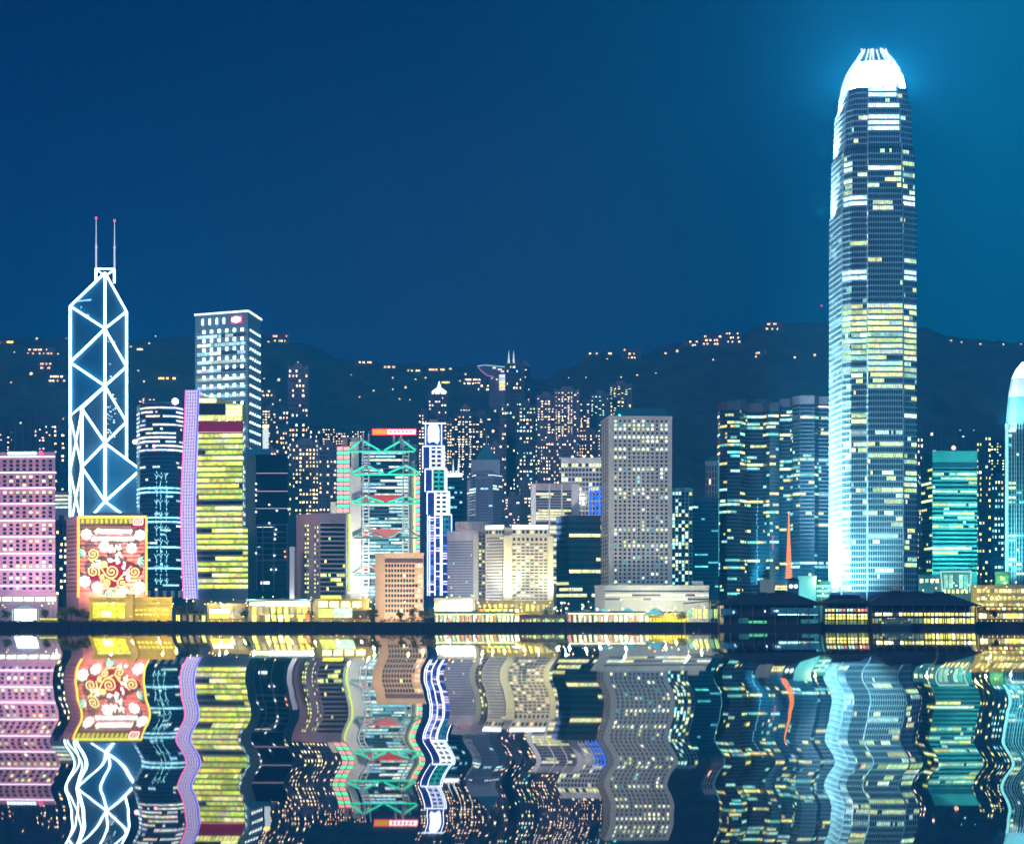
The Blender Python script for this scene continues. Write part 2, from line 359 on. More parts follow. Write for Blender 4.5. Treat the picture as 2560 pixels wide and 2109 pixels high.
# ================================================================== LANDMARK TOWERS
# ---- triangular neon tower
def neon_triangle_tower():
    Y = 1900.0; s = Y / F
    A = Vector((X(176, Y + 20), Y + 20)); E = Vector((X(352, Y - 20), Y - 20)); D = Vector((X(205, Y - 32), Y - 32)); Bc = Vector((X(317, Y + 32), Y + 32)); C = Vector((X(263, Y), Y))
    t = thing("office_tower", "dark glass tower of triangular shafts outlined in white neon with twin masts", "tower", (C.x, C.y, GZ))
    z = lambda py: Z(py, Y)
    glass = wall((.02, .17, .34), .4, .25, .05, .4)
    m = MB()
    def shaft(a, b, za, zb, zc, z0):
        m.face([(C.x, C.y, z0), (a.x, a.y, z0), (a.x, a.y, za), (C.x, C.y, zc)]); m.face([(b.x, b.y, z0), (C.x, C.y, z0), (C.x, C.y, zc), (b.x, b.y, zb)])
        m.face([(a.x, a.y, z0), (b.x, b.y, z0), (b.x, b.y, zb), (a.x, a.y, za)]); m.face([(a.x, a.y, za), (b.x, b.y, zb), (C.x, C.y, zc)])
    shaft(Bc, A, z(766), z(757), z(682), GZ)          # back shaft, the tallest
    shaft(A, D, z(1036), z(1030), z(966), GZ)
    shaft(E, Bc, z(1178), z(1180), z(1108), GZ)
    shaft(D, E, z(1325), z(1325), z(1254), GZ)
    m.build("glass_wall", glass, t)
    nm = neon((.62, .95, 1.0), 7.0, True)
    def T(p, pz, q_, qz, r=1.0, mat=nm, name="neon_tube"):
        mm = MB(); o = Vector((0, -1.0, 0))
        mm.tube(Vector((p.x, p.y, pz)) + o, Vector((q_.x, q_.y, qz)) + o, r, 6); mm.build(name, mat, t)
    g = z(1330)
    T(C, z(682), C, z(1253), 1.25); T(A, z(757), A, g, 1.3); T(Bc, z(766), Bc, z(1180), 1.3); T(Bc, z(1180), Bc, g, .6, neon((.75, .95, .9), 1.6)); T(D, z(1030), D, g, 1.6); T(E, z(1178), E, g, 1.5)
    T(C, z(682), A, z(757)); T(C, z(682), Bc, z(766))
    for p, ys in ((A, (757, 822, 899, 965, 1036)), (Bc, (766, 822, 906, 965, 1046, 1107))):
        for k in range(len(ys) - 1):
            p0, p1 = (p, C) if k % 2 == 0 else (C, p)
            if p is Bc and k == 4: p0, p1 = p, C
            T(p0, z(ys[k]), p1, z(ys[k + 1]))
    T(C, z(966), D, z(1030)); T(D, z(1030), C, z(1107)); T(C, z(1107), D, z(1174)); T(D, z(1174), C, z(1253)); T(C, z(1107), E, z(1178)); T(E, z(1178), C, z(1253))
    T(C, z(1253), D, z(1322)); T(C, z(1253), E, z(1322)); T(C, z(1115), Bc, z(1180), .5, neon((.8, .95, .8), 1.8)); T(Bc, z(1190), C, z(1253), .5, neon((.8, .95, .8), 1.8))
    for y0, y1 in ((1036, 1175), (1175, 1318)):
        T(A, z(y0), D, z(y1), .75); T(D, z(y0), A, z(y1), .75)
    # lit floors seen through the glass
    P, d = C, (Bc - C).normalized(); n = Vector((d.y, -d.x))
    for k in range(64):
        mm = MB(); py = random.choice([random.uniform(835, 1250), random.uniform(965, 1250)]); u = random.uniform(1, 17); ln = random.uniform(.8, 3)
        mm.slab(P, d, n, u, u + ln, z(py), z(py) + 1, .1, .4, pick(COOL, .4, 1.0)); mm.build("window", PANE, t)
    d2 = (C - A).normalized(); n2 = Vector((d2.y, -d2.x))
    for py, u, ln in ((715, 22, 4), (748, 9, 16), (764, 12, 2), (785, 16, 6), (1010, 16, 3), (1098, 22, 3), (1160, 24, 4), (1200, 22, 3), (1216, 20, 2)):
        mm = MB(); mm.slab(A, d2, n2, u, u + ln, z(py), z(py) + 1.4, .1, .4, pick(COOL, .5, .9)); mm.build("window", PANE, t)
    # crown frame and the two masts
    a, b_ = Vector((X(236, Y), Y + 8)), Vector((X(280, Y), Y + 12))
    T(a, z(700), a, z(668), 1.2); T(b_, z(703), b_, z(668), 1.2); T(a, z(668), b_, z(668), .9); T(a, z(670), C, z(690), .7); T(b_, z(670), C, z(690), .7)
    for p, top in ((a, 541), (b_, 545)):
        mm = MB(); mm.tube((p.x, p.y, z(700)), (p.x, p.y, z(613)), 1.0, 6, .8); mm.tube((p.x, p.y, z(613)), (p.x, p.y, z(top)), .6, 6, .35)
        mm.ball((p.x, p.y, z(613)), 1.3, 6); o = mm.build("mast", neon((.75, .80, 1.0), 1.1), t)
        mm = MB(); mm.ball((p.x, p.y, z(top)), 1.3, 8); mm.build("beacon", neon((1, .08, .12), 2.5), o)
neon_triangle_tower()

# ---- tallest tower with the bright crown
def crown_tower():
    Y = 1500.0
    base = [(2073, 1533), (2105, 1494), (2128, 1486), (2168, 1484), (2170, 1481), (2257, 1481), (2259, 1484), (2292, 1490)]
    pts = [Vector((X(a, b), b)) for a, b in base]; bk = pts[3].normalized() * 56
    foot = pts + [Vector((pts[-1].x + 8, pts[-1].y + 44)), Vector((pts[0].x + 14, pts[0].y + 20))]
    c = Vector((X(2182, 1510), 1510))
    t = thing("skyscraper", "tallest skyscraper with tapering tiers and blazing white crown of curved prongs", "skyscraper", (c.x, c.y, GZ))
    def sc_(s): return [c + (p - c) * s for p in foot]
    z = lambda py: Z(py, 1484)
    fr_mat = wall((.34, .62, .72), .5, .08); dark = wall((.02, .05, .10), .25)
    tiers = [(None, 520, 1.0, .985), (520, 367, .955, .935), (367, 263, .895, .865), (263, 212, .81, .765)]
    m = MB()
    for a, b, s0, s1 in tiers:
        z0 = GZ if a is None else z(a); m.prism(sc_(s0), z0, z(b), True, False, sc_(s1))
    m.build("wall", dark, t)
    # floors: ledges and mullions as the cladding, one window band per floor
    ledge, mull = MB(), MB(); nf = 88; zb, zt = z(1478), z(214)
    def shape(zz):
        for a, b, s0, s1 in tiers:
            z0 = GZ if a is None else z(a)
            if zz <= z(b): k = (zz - z0) / (z(b) - z0); return sc_(s0 + (s1 - s0) * k)
        return sc_(tiers[-1][3])
    LW = [(.8, 1.1, .5), (1.1, 1.35, .9), (.75, 1.0, .3), (1.2, 1.2, .4), (.5, .9, .7)]
    for fl in range(nf):
        za = zb + (zt - zb) * fl / nf; zh = (zt - zb) / nf; py = HZ - (za - CAMH) / 1484 * F
        ft = shape(za + zh * .5); m = MB()
        lit = .13
        if 765 < py < 950: lit = .85
        elif 950 < py < 985: lit = .3
        elif 1080 < py < 1190: lit = .42
        elif 560 < py < 665: lit = .22
        elif 400 < py < 480: lit = .34
        elif 1190 < py < 1440: lit = .27
        bright = (300 < py < 340) or py < 275 and py > 258 or 225 < py < 250
        mech = 496 < py < 522 or 682 < py < 705
        for i in range(7):
            P, Q = ft[i], ft[i + 1]; d = Q - P; ln = d.length
            if ln < 1: continue
            d.normalize(); n = Vector((d.y, -d.x)); ns = max(2, int(ln / 1.55)); sw = ln / ns
            pl = LW if i > 0 else [(.5, .8, .8), (.7, 1, .9)]
            cs = runs(ns, lit if i > 0 else lit * .45, pl, 6)
            if bright and i in (3, 4, 5): cs = [tuple(v * random.uniform(.6, 1.2) for v in (1.2, 1.6, 1.7)) for _ in range(ns)]
            if mech and i in (1, 2, 6): cs = [tuple(v * random.uniform(.5, 1.1) for v in (1.2, 1.6, 1.7)) for _ in range(ns)]
            for k in range(ns):
                m.slab(P, d, n, k * sw + .12, (k + 1) * sw - .12, za + zh * .30, za + zh * .95, 0, .12, cs[k])
                mull.slab(P, d, n, k * sw - .13, k * sw + .13, za, za + zh, 0, .45 if i == 4 else .35)
            ledge.slab(P, d, n, 0, ln, za - .02, za + zh * .11, 0, .62); ledge.slab(P, d, n, 0, ln, za + zh * .19, za + zh * .27, 0, .55)
        m.build("window_band", PANE_TEAL, t)
    ledge.build("floor_ledge", fr_mat, t, stuff=True); mull.build("mullion", fr_mat, t, stuff=True)
    for i, r in ((1, .5), (3, .5), (6, .5)):              # corner fins
        for a, b, s0, s1 in tiers:
            z0 = GZ if a is None else z(a); m = MB(); p, q_ = sc_(s0 + .012)[i], sc_(s1 + .012)[i]; m.tube((p.x, p.y, z0), (q_.x, q_.y, z(b) + 3), r, 5); m.build("corner_fin", fr_mat, t)
    # crown
    prof = [(214, .765), (200, .74), (182, .695), (165, .63), (152, .55), (142, .46), (132, .36)]
    m = MB(); core = prof[:5]
    zc = lambda py, s: Z(py, 1510 - 29 * s) if py < 213 else z(py)
    for (a, s0), (b, s1) in zip(core, core[1:]): m.prism(sc_(s0 * .97), zc(a, s0), zc(b, s1), True, False, sc_(s1 * .97))
    m.build("crown_glow_core", neon((.62, .96, 1.0), 85.0, True), t)  # glowing core added in place of the crown's inner floodlights
    ft = foot; per = []
    for i in range(7):
        P, Q = ft[i], ft[i + 1]; ln = (Q - P).length; k = max(1, round(ln / 8.0)) if ln > 1 else 0
        for j in range(k): per.append(P + (Q - P) * (j + .5) / k)
    for p in per:
        m = MB(); ring = [c + (p - c) * s for _, s in prof]
        pts3 = [Vector((q_.x, q_.y, zc(a, s_))) for (a, s_), q_ in zip(prof, ring)]
        tip = c + (p - c) * .31; pts3.append(Vector((tip.x, tip.y, Z(121 + random.uniform(0, 4), 1502))))
        for a, b in zip(pts3, pts3[1:]): m.tube(a, b, .85, 5, .6)
        m.build("crown_prong", neon((.80, .96, 1.0), 1.3), t)  # prongs emit by themselves in place of the floodlight on them
    for px in (2154, 2215):
        m = MB(); p = P3(px, 124, 1500); m.ball(p, .7, 8); m.build("beacon", neon((1, .5, .5), 2.0), t)
    # floodlights: at the foot on the left, at each setback, and in the crown
    lp = (pts[0] + pts[1]) / 2; nl = Vector((-.8, -.6))
    lamp_light(t, (lp.x - 48, lp.y - 12, 14), (lp.x, lp.y, 70), 5e6, (.72, .97, 1.0), 'SPOT', 76, 3)
    lamp_light(t, (lp.x - 62, lp.y - 14, 30), (lp.x, lp.y, 190), 7e6, (.78, .97, 1.0), 'SPOT', 46, 3)
    q0 = pts[2]; lamp_light(t, (q0.x - 26, q0.y - 40, 12), (q0.x, q0.y, 60), 1.0e6, (.60, .97, 1.0), 'SPOT', 80, 3)
    for py, s in ((512, .97), (360, .91), (258, .84)):
        P = sc_(s)[0]; lamp_light(t, (P.x - 12, P.y - 18, z(py) - 2), (P.x + 6, P.y, z(py) + 26), 1.6e5, (.9, .98, 1), 'SPOT', 110, 1)
    return t
crown_tower()

# ---- tall tower with the grid of white lights
def light_grid_tower():
    b = building("office_tower", "tall grey tower with rows of white facade lights and a white lit roof edge", "tower", [(488, 1955), (619.5, 1930), (652.6, 1985)], 781, 45, wall((.18, .30, .38), .4))
    zt = b.z1; lw = neon((.85, 1, 1), 2.6)
    rows = 24; zb = Z(1340, 1930)
    for i in (0, 1):
        P, d, n, ln = frame(b, i); m = MB()
        for k in range(rows * 3):
            zz = zb + (zt - zb - 14) * k / (rows * 3); m.slab(P, d, n, 0, ln, zz, zz + .7, 0, .5)
        m.build("floor_ledge", wall((.50, .64, .70), .5), b.root)
        m = MB(); m.slab(P, d, n, -.5, ln + .5, zt + .6, zt + 2.2, 0, 1.0); m.build("roof_light_strip", lw, b.root)
    bands(b, [0], rows, zb, zt - 16, .36, .75, [(.35, .7, .75), (.55, .95, .95), (.8, .95, .7)], 2.2, .04, .96, out=.55, mat=PANE_PALE)
    def L1(r, c): return (2.6, 3.2, 3.0)
    grid(b, 0, 23, 6, zb, zt - 11, .30, .36, L1, COOL, .10, .97, "facade_light", out=.9)
    grid(b, 1, 23, 5, zb, zt - 11, .28, .26, lambda r, c: (1.6, 2.0, 1.9), COOL, .08, .95, "facade_light", out=.9, limit=60)
    grid(b, 0, 1, 4, zt - 10, zt - 2, .2, .7, L1, COOL, .08, .62, "facade_light", out=.9)
    P, d, n, ln = frame(b, 0); m = MB(); cx = ln * .79
    for k in range(9): m.slab(P, d, n, cx - 5.2 + k * 1.15, cx - 4.2 + k * 1.15, zt - 9 + abs(k - 4) * .35, zt - 2.6 - abs(k - 4) * .35, .5, 1.0)
    s = m.build("roof_sign", neon((1, .75, .85), 3), b.root)
    m = MB(); m.slab(P, d, n, cx - 6, cx + 6.4, zt - 9.6, zt - 2, .3, .5); m.build("sign_border", neon((1, .03, .18), 1.4), s)
light_grid_tower()

# ---- striped round-cornered tower with the festive outline lights
def striped_tower():
    foot = [(342, 1812), (350, 1796), (364, 1786), (400, 1782), (440, 1786), (458, 1798)]
    b = building("office_tower", "round cornered dark blue glass tower of striped floors and cyan tree shaped lights", "tower", foot, 1010, 40, wall((.03, .08, .19), .3))
    zb = Z(1478, 1782)
    def lit(r, n):
        if r > n - 12: return (.72, [(1.2, 1.3, 1.2), (.9, 1.2, 1.4), (1.5, 1.3, .9)])
        if r in (5, 10, 16, 17, 23, 24): return (.95, [(.6, 1.4, 1.6)])
        return (.18, COOL)
    bands(b, range(5), 44, zb, b.z1 - 1, .45, lit, COOL, 2.2, 0, 1, gap=.02)
    plant(b, .15, .95, 5.5, wall((.10, .22, .35), .4))
    Y = 1780; m = MB(); m.ball(P3(438, 1003, Y + 3), 3.0, 10); m.build("roof_beacon", neon((1, .92, 1), 3.5), b.root)
    m = MB(); m.ball(P3(337, 1104, 1795), 2.2, 10); m.build("corner_lamp", neon((1, .6, 1), 4), b.root)
    m = MB(); m.ball(P3(385, 1115, Y - 1), 1.6, 10); m.build("wall_lamp", neon((1, .5, .7), 3), b.root)
    cy_ = neon((.35, .95, 1.0), 1.9)
    for px in (391, 402, 416):
        m = MB()
        for k in range(26):
            y0 = 1180 + k * 11 + random.uniform(-3, 3); a = P3(px + random.uniform(-2, 2), y0, Y - 1); m.tube(a, P3(px + random.uniform(-2, 2), y0 + random.uniform(3, 10), Y - 1), .3, 4)
            if k % 3 == 1:
                m.tube(a, P3(px - 5, y0 - 7, Y - 1), .25, 4); m.tube(a, P3(px + 5, y0 - 7, Y - 1), .25, 4)
        m.build("outline_lights", cy_, b.root)
    for px in (352, 372, 392, 412, 432, 450):
        m = MB(); m.tube(P3(px, 1492, 1779), P3(px, 1476, 1779), 1.6, 8); m.build("column", WHITE, b.root)
striped_tower()

# ---- yellow banded tower with the lilac grid slab
def yellow_tower():
    Y = 1480
    b = building("office_tower", "bright yellow banded office tower with maroon top sign and lilac grid side", "tower", [(487, 1484), (608, 1480)], 1052, 34, wall((.30, .36, .30), .6), parapet=False)
    zb = Z(1472, Y); zt = Z(1081, Y)
    Yl = [(.85, 1.0, .10), (1.15, 1.2, .22), (.7, .8, .06), (1.3, 1.25, .5), (.9, .85, .08)]
    bands(b, [0], 28, zb, zt, .60, lambda r, n: (.93 if r not in (16, 15) else .45, Yl), Yl, 2.3, .01, .99, gap=.05, out=.7, runlen=7)
    # lower, wider wing on the right
    P, d, n, ln = frame(b, 0)
    m = MB(); Q = [Vector((X(607, Y), Y)), Vector((X(620, Y), Y)), Vector((X(620, Y + 25), Y + 25)), Vector((X(607, Y + 25), Y + 25))]; m.prism(Q, GZ, Z(1318, Y)); wg = m.build("wing", wall((.26, .33, .30)), b.root)
    for k in range(11):
        m = MB(); zz = zb + (zt - zb) / 28 * (k + .2); m.slab(Q[0], d, n, .2, (Q[1] - Q[0]).length - .1, zz, zz + 2.2, 0, .6, pick(Yl)); m.build("window_band", PANE, wg)
    # crown: lit penthouse with a dark screen, arches and the maroon sign
    m = MB(); top = [P3(492, 986, Y), P3(540, 996, Y), P3(606, 1012, Y)]
    for a, c in zip(top, top[1:]): m.face([(a.x, a.y, b.z1), (c.x, c.y, b.z1), c, a]); m.face([a, c, c + Vector((0, 24, 0)), a + Vector((0, 24, 0))])
    for a in (top[0], top[-1]): m.face([(a.x, a.y, b.z1), a, a + Vector((0, 24, 0)), (a.x, a.y + 24, b.z1)])
    m.build("penthouse", wall((.55, .55, .25)), b.root)
    o = Vector((0, -.4, 0))
    def panel(x0, x1, y0, y1, mat, name, dy=-.4, c=None):
        mm = MB(); a = P3(x0, y1, Y); e = P3(x1, y0, Y); mm.slab((a.x, Y), (1, 0), (0, -1), 0, e.x - a.x, a.z, e.z, 0, -dy, c); return mm.build(name, mat, b.root)
    panel(494, 606, 1010, 1050, PANE, "upper_window", -.3, (.55, .6, .12))
    panel(497, 564, 1009, 1037, wall((.012, .02, .06), .4), "dark_screen", -.7)
    for k in range(3): panel(566, 605, 1014 + k * 9, 1021 + k * 9, PANE, "window_band", -.6, (1.4, 1.35, .6))
    panel(493, 540, 996, 1006, PANE, "window_band", -.6, (1.5, 1.5, .7))
    for k in range(11):
        if k in (4,): continue
        mm = MB(); x0 = 497 + k * 9.8; a = P3(x0, 1051, Y); e = P3(x0 + 7, 1040, Y); mm.col = (1.2, 1.15, .35)
        mm.slab((a.x, Y), (1, 0), (0, -1), 0, e.x - a.x, a.z, e.z - 1, .3, .6); mm.disc(((a.x + e.x) / 2, Y, e.z - 1), (e.x - a.x) / 2, (1, 0), (0, -1), 12, .62); mm.build("arch_window", PANE, b.root)
    panel(493, 605.5, 1053, 1079, neon((.20, .006, .055), 1.0), "sign_board", -1.0)
    panel(494, 604, 1079.2, 1080.6, neon((1, .3, .3), 1.5), "sign_edge_light", -1.1)
    # the bowed lilac slab at the left
    m = MB(); g = MB(); ys = [975, 1010, 1040, 1100, 1200, 1290, 1370, 1440, 1496]
    lx = [464, 463, 462, 459, 454, 452, 453.5, 456, 459]; rx = [496, 495, 494, 491, 487, 485.5, 486.5, 490, 493]
    Ys = 1474
    L3 = [P3(x, y, Ys + 3) for x, y in zip(lx, ys)]; R3 = [P3(x, y, Ys) for x, y in zip(rx, ys)]
    for i in range(len(ys) - 1):
        m.face([L3[i + 1], R3[i + 1], R3[i], L3[i]]); bkv = Vector((0, 30, 0))
        m.face([R3[i + 1], R3[i + 1] + bkv, R3[i] + bkv, R3[i]]); m.face([L3[i + 1] + bkv, L3[i + 1], L3[i], L3[i] + bkv])
    m.face([L3[0], R3[0], R3[0] + bkv, L3[0] + bkv])
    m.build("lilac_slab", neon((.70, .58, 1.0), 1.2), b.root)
    for k in range(6):
        u = k / 5; g.path([a + (c - a) * u + o for a, c in zip(L3, R3)], .16, 4)
    zk = L3[0].z
    def at_z(zz, side):
        for a, c in zip(side, side[1:]):
            if c.z <= zz <= a.z: return c + (a - c) * ((zz - c.z) / (a.z - c.z))
        return side[-1]
    nrow = 62
    for k in range(nrow):
        zz = 24 + (zk - 24) * k / nrow; g.tube(at_z(zz, L3) + o, at_z(zz, R3) + o, .14, 4)
    g.build("slab_grid", wall((.05, .04, .20)), b.root)
    m = MB(); m.path([p + o for p in L3], .45, 5); m.build("edge_neon", neon((1, .10, .45), 1.8), b.root, "pink neon edge")
    m = MB(); m.path([p + o for p in R3], .5, 5); m.build("edge_neon", neon((.05, .12, .95), 1.6), b.root, "blue neon edge")
    panel(495, 620, 1474, 1496, wall((.16, .2, .28)), "podium_front", -1.2)
yellow_tower()

# ---- suspended-truss bank
def truss_bank():
    Y = 1750.0; b = building("bank_building", "steel and glass bank hung from green lit trusses with red panels", "bank", [(903, Y), (1026, Y)], 1122, 45, wall((.06, .12, .16), .3), parapet=False)
    t = b.root; wht = wall((.60, .58, .56)); stl = wall((.50, .54, .55), .45)
    def pr(x0, x1, y0, y1, ya, yb, mat, name):
        mm = MB(); mm.prism([(X(x0, ya), ya), (X(x1, ya), ya), (X(x1, ya), yb), (X(x0, ya), yb)], GZ if y1 is None else Z(y1, ya), Z(y0, ya)); return mm.build(name, mat, t)
    pr(875, 903, 1168, None, Y - 2, Y + 40, wht, "side_slab"); pr(878, 897, 1092, 1168, Y, Y + 30, wht, "side_slab"); pr(1026, 1037, 1152, None, Y - 1, Y + 40, wht, "side_slab"); pr(1012, 1040, 1110, 1152, Y + 4, Y + 30, wall((.35, .33, .38)), "upper_block")
    pr(842, 875, 1114, None, Y + 2, Y + 40, wall((.30, .32, .30)), "stair_tower"); pr(826, 842, 1254, None, Y + 2, Y + 30, wall((.45, .46, .42)), "stair_tower"); pr(1037, 1050, 1186, None, Y + 1, Y + 40, wall((.40, .42, .38)), "stair_tower")
    pr(856, 868, 1092, 1114, Y + 3, Y + 25, wall((.4, .25, .25)), "upper_block")
    zb = Z(1490, Y)
    def lit(r, n):
        f = r / n
        if f < .32: return (.85, [(.9, 1.9, 1.7), (1.5, 2.0, 1.8), (.4, 1.1, 1.1)])
        if f < .62: return (.7, [(.6, 1.2, 1.1), (1.1, 1.4, 1.1), (.2, .6, .6)])
        return (.5, COOL)
    bands(b, [0], 42, zb, Z(1128, Y), .55, lit, COOL, 1.7, .01, .99, gap=.1, runlen=5)
    gn = neon((.03, 1, .55), 1.6); rd = neon((1, .10, .10), .8)
    for x0, x1 in ((908, 922), (1008, 1022)):
        m = MB(); yy = Y - 4
        for x in (x0, x1): m.tube(P3(x, 1490, yy), P3(x, 1084 if x0 < 950 else 1098, yy), .75, 6)
        for k in range(42): m.tube(P3(x0, 1484 - k * 9.3, yy), P3(x1, 1484 - k * 9.3, yy), .55, 5)
        m.build("mast", stl, t)
    for k, (yt, yb) in enumerate(((1098, 1128), (1160, 1185), (1237, 1258), (1322, 1344), (1410, 1436))):
        sh = 0 if k else -10; m, gl = MB(), MB(); yy = Y - 5
        for mxp, side in ((915 + sh, -1), (915 + sh, 1), (1015 + sh, -1), (1015 + sh, 1)):
            ex = mxp + side * (34 if (mxp < 960) == (side < 0) else 44)
            m.tube(P3(mxp, yt, yy), P3(ex, yb - 2, yy), .9, 6); (gl).tube(P3(mxp + side * 6, yt + 6, yy - 1.2), P3(ex, yb - 3, yy - 1.2), .75 if k < 3 else .3, 5)
        m.tube(P3(882 + sh, yb, yy), P3(1048 + sh, yb, yy), .8, 6); gl.tube(P3(884 + sh, yb + 1, yy - 1.2), P3(1046 + sh, yb + 1, yy - 1.2), .6 if k < 3 else .3, 5)
        o = m.build("suspension_truss", stl, t); gl.build("truss_light", gn if k < 3 else neon((.0, .7, .45), .7), o)
        if k >= 2:
            m = MB(); a, c, e, f = P3(922, yt, Y - 1), P3(1008, yt, Y - 1), P3(985, yb - 1, Y - 1), P3(940, yb - 1, Y - 1)
            m.face([f, e, c, a]); m.face([P3(904, yt, Y - 1), P3(908, yb, Y - 1), P3(921, yb, Y - 1), P3(921, yt, Y - 1)]); m.build("red_panel", rd if k == 2 else neon((1, .22, .2), .9), t)
    G, Rr = (.15, 2.0, .9), (2.0, .5, .5)
    for x0, x1, y0, y1, rows, cols in ((842, 857, 1116, 1282, 15, 1), (859, 874, 1116, 1282, 15, 1), (1038.5, 1050, 1190, 1384, 17, 1)):
        fr = (Vector((X(x0, Y - 1), Y - 1)), Vector((1, 0)), Vector((0, -1)), X(x1, Y) - X(x0, Y))
        grid(b, 0, rows, cols, Z(y1, Y), Z(y0, Y), .85, .62, lambda r, c: (G if r % 2 else Rr), WARM, name="colour_light", fr=fr, out=2.2)
    m = MB(); m.tube(P3(873, 1284, Y - 4), P3(873, 1475, Y - 4), .9, 5); m.build("edge_neon", neon((.75, 1, .15), 1.5), t, "yellow green neon edge")
    m = MB(); m.tube(P3(1037, 1180, Y - 3), P3(1037, 1420, Y - 3), .6, 5); m.build("edge_neon", neon((1, .95, .35), 1.5), t, "yellow neon edge")
    # roof sign
    m = MB(); m.tube(P3(985, 1122, Y + 6), P3(985, 1086, Y + 6), 1, 6); m.tube(P3(1003, 1122, Y + 6), P3(1003, 1086, Y + 6), 1, 6); m.tube(P3(985, 1120, Y + 6), P3(1003, 1090, Y + 6), .5, 5); sg = m.build("sign_mast", stl, t)
    def pn(x0, x1, y0, y1, mat, name, dy):
        mm = MB(); a = P3(x0, y1, Y + 2); e = P3(x1, y0, Y + 2); mm.slab((a.x, Y + 2), (1, 0), (0, -1), 0, e.x - a.x, a.z, e.z, 0, dy); return mm.build(name, mat, sg)
    pn(930, 1041, 1071.5, 1087.5, neon((1, .04, .10), 2.2), "sign_border", 1); pn(932.5, 968, 1074, 1085, neon((1, .60, .0), 1.1), "sign_panel", 1.6); pn(969, 1038.5, 1074, 1085, neon((1, .93, .97), 3), "sign_panel", 1.6)
    for k in range(6): pn(974 + k * 10, 980 + k * 10, 1076, 1083, neon((1, .35, .4), 1.5), "sign_letter", 1.9)
    lamp_light(t, P3(884, 1478, Y - 60), P3(890, 1300, Y), 6e5, (1, .92, .8), 'SPOT', 120, 2); lamp_light(t, P3(1060, 1470, Y - 60), P3(1030, 1280, Y), 2.5e5, (.9, 1, .8), 'SPOT', 100, 2)
truss_bank()

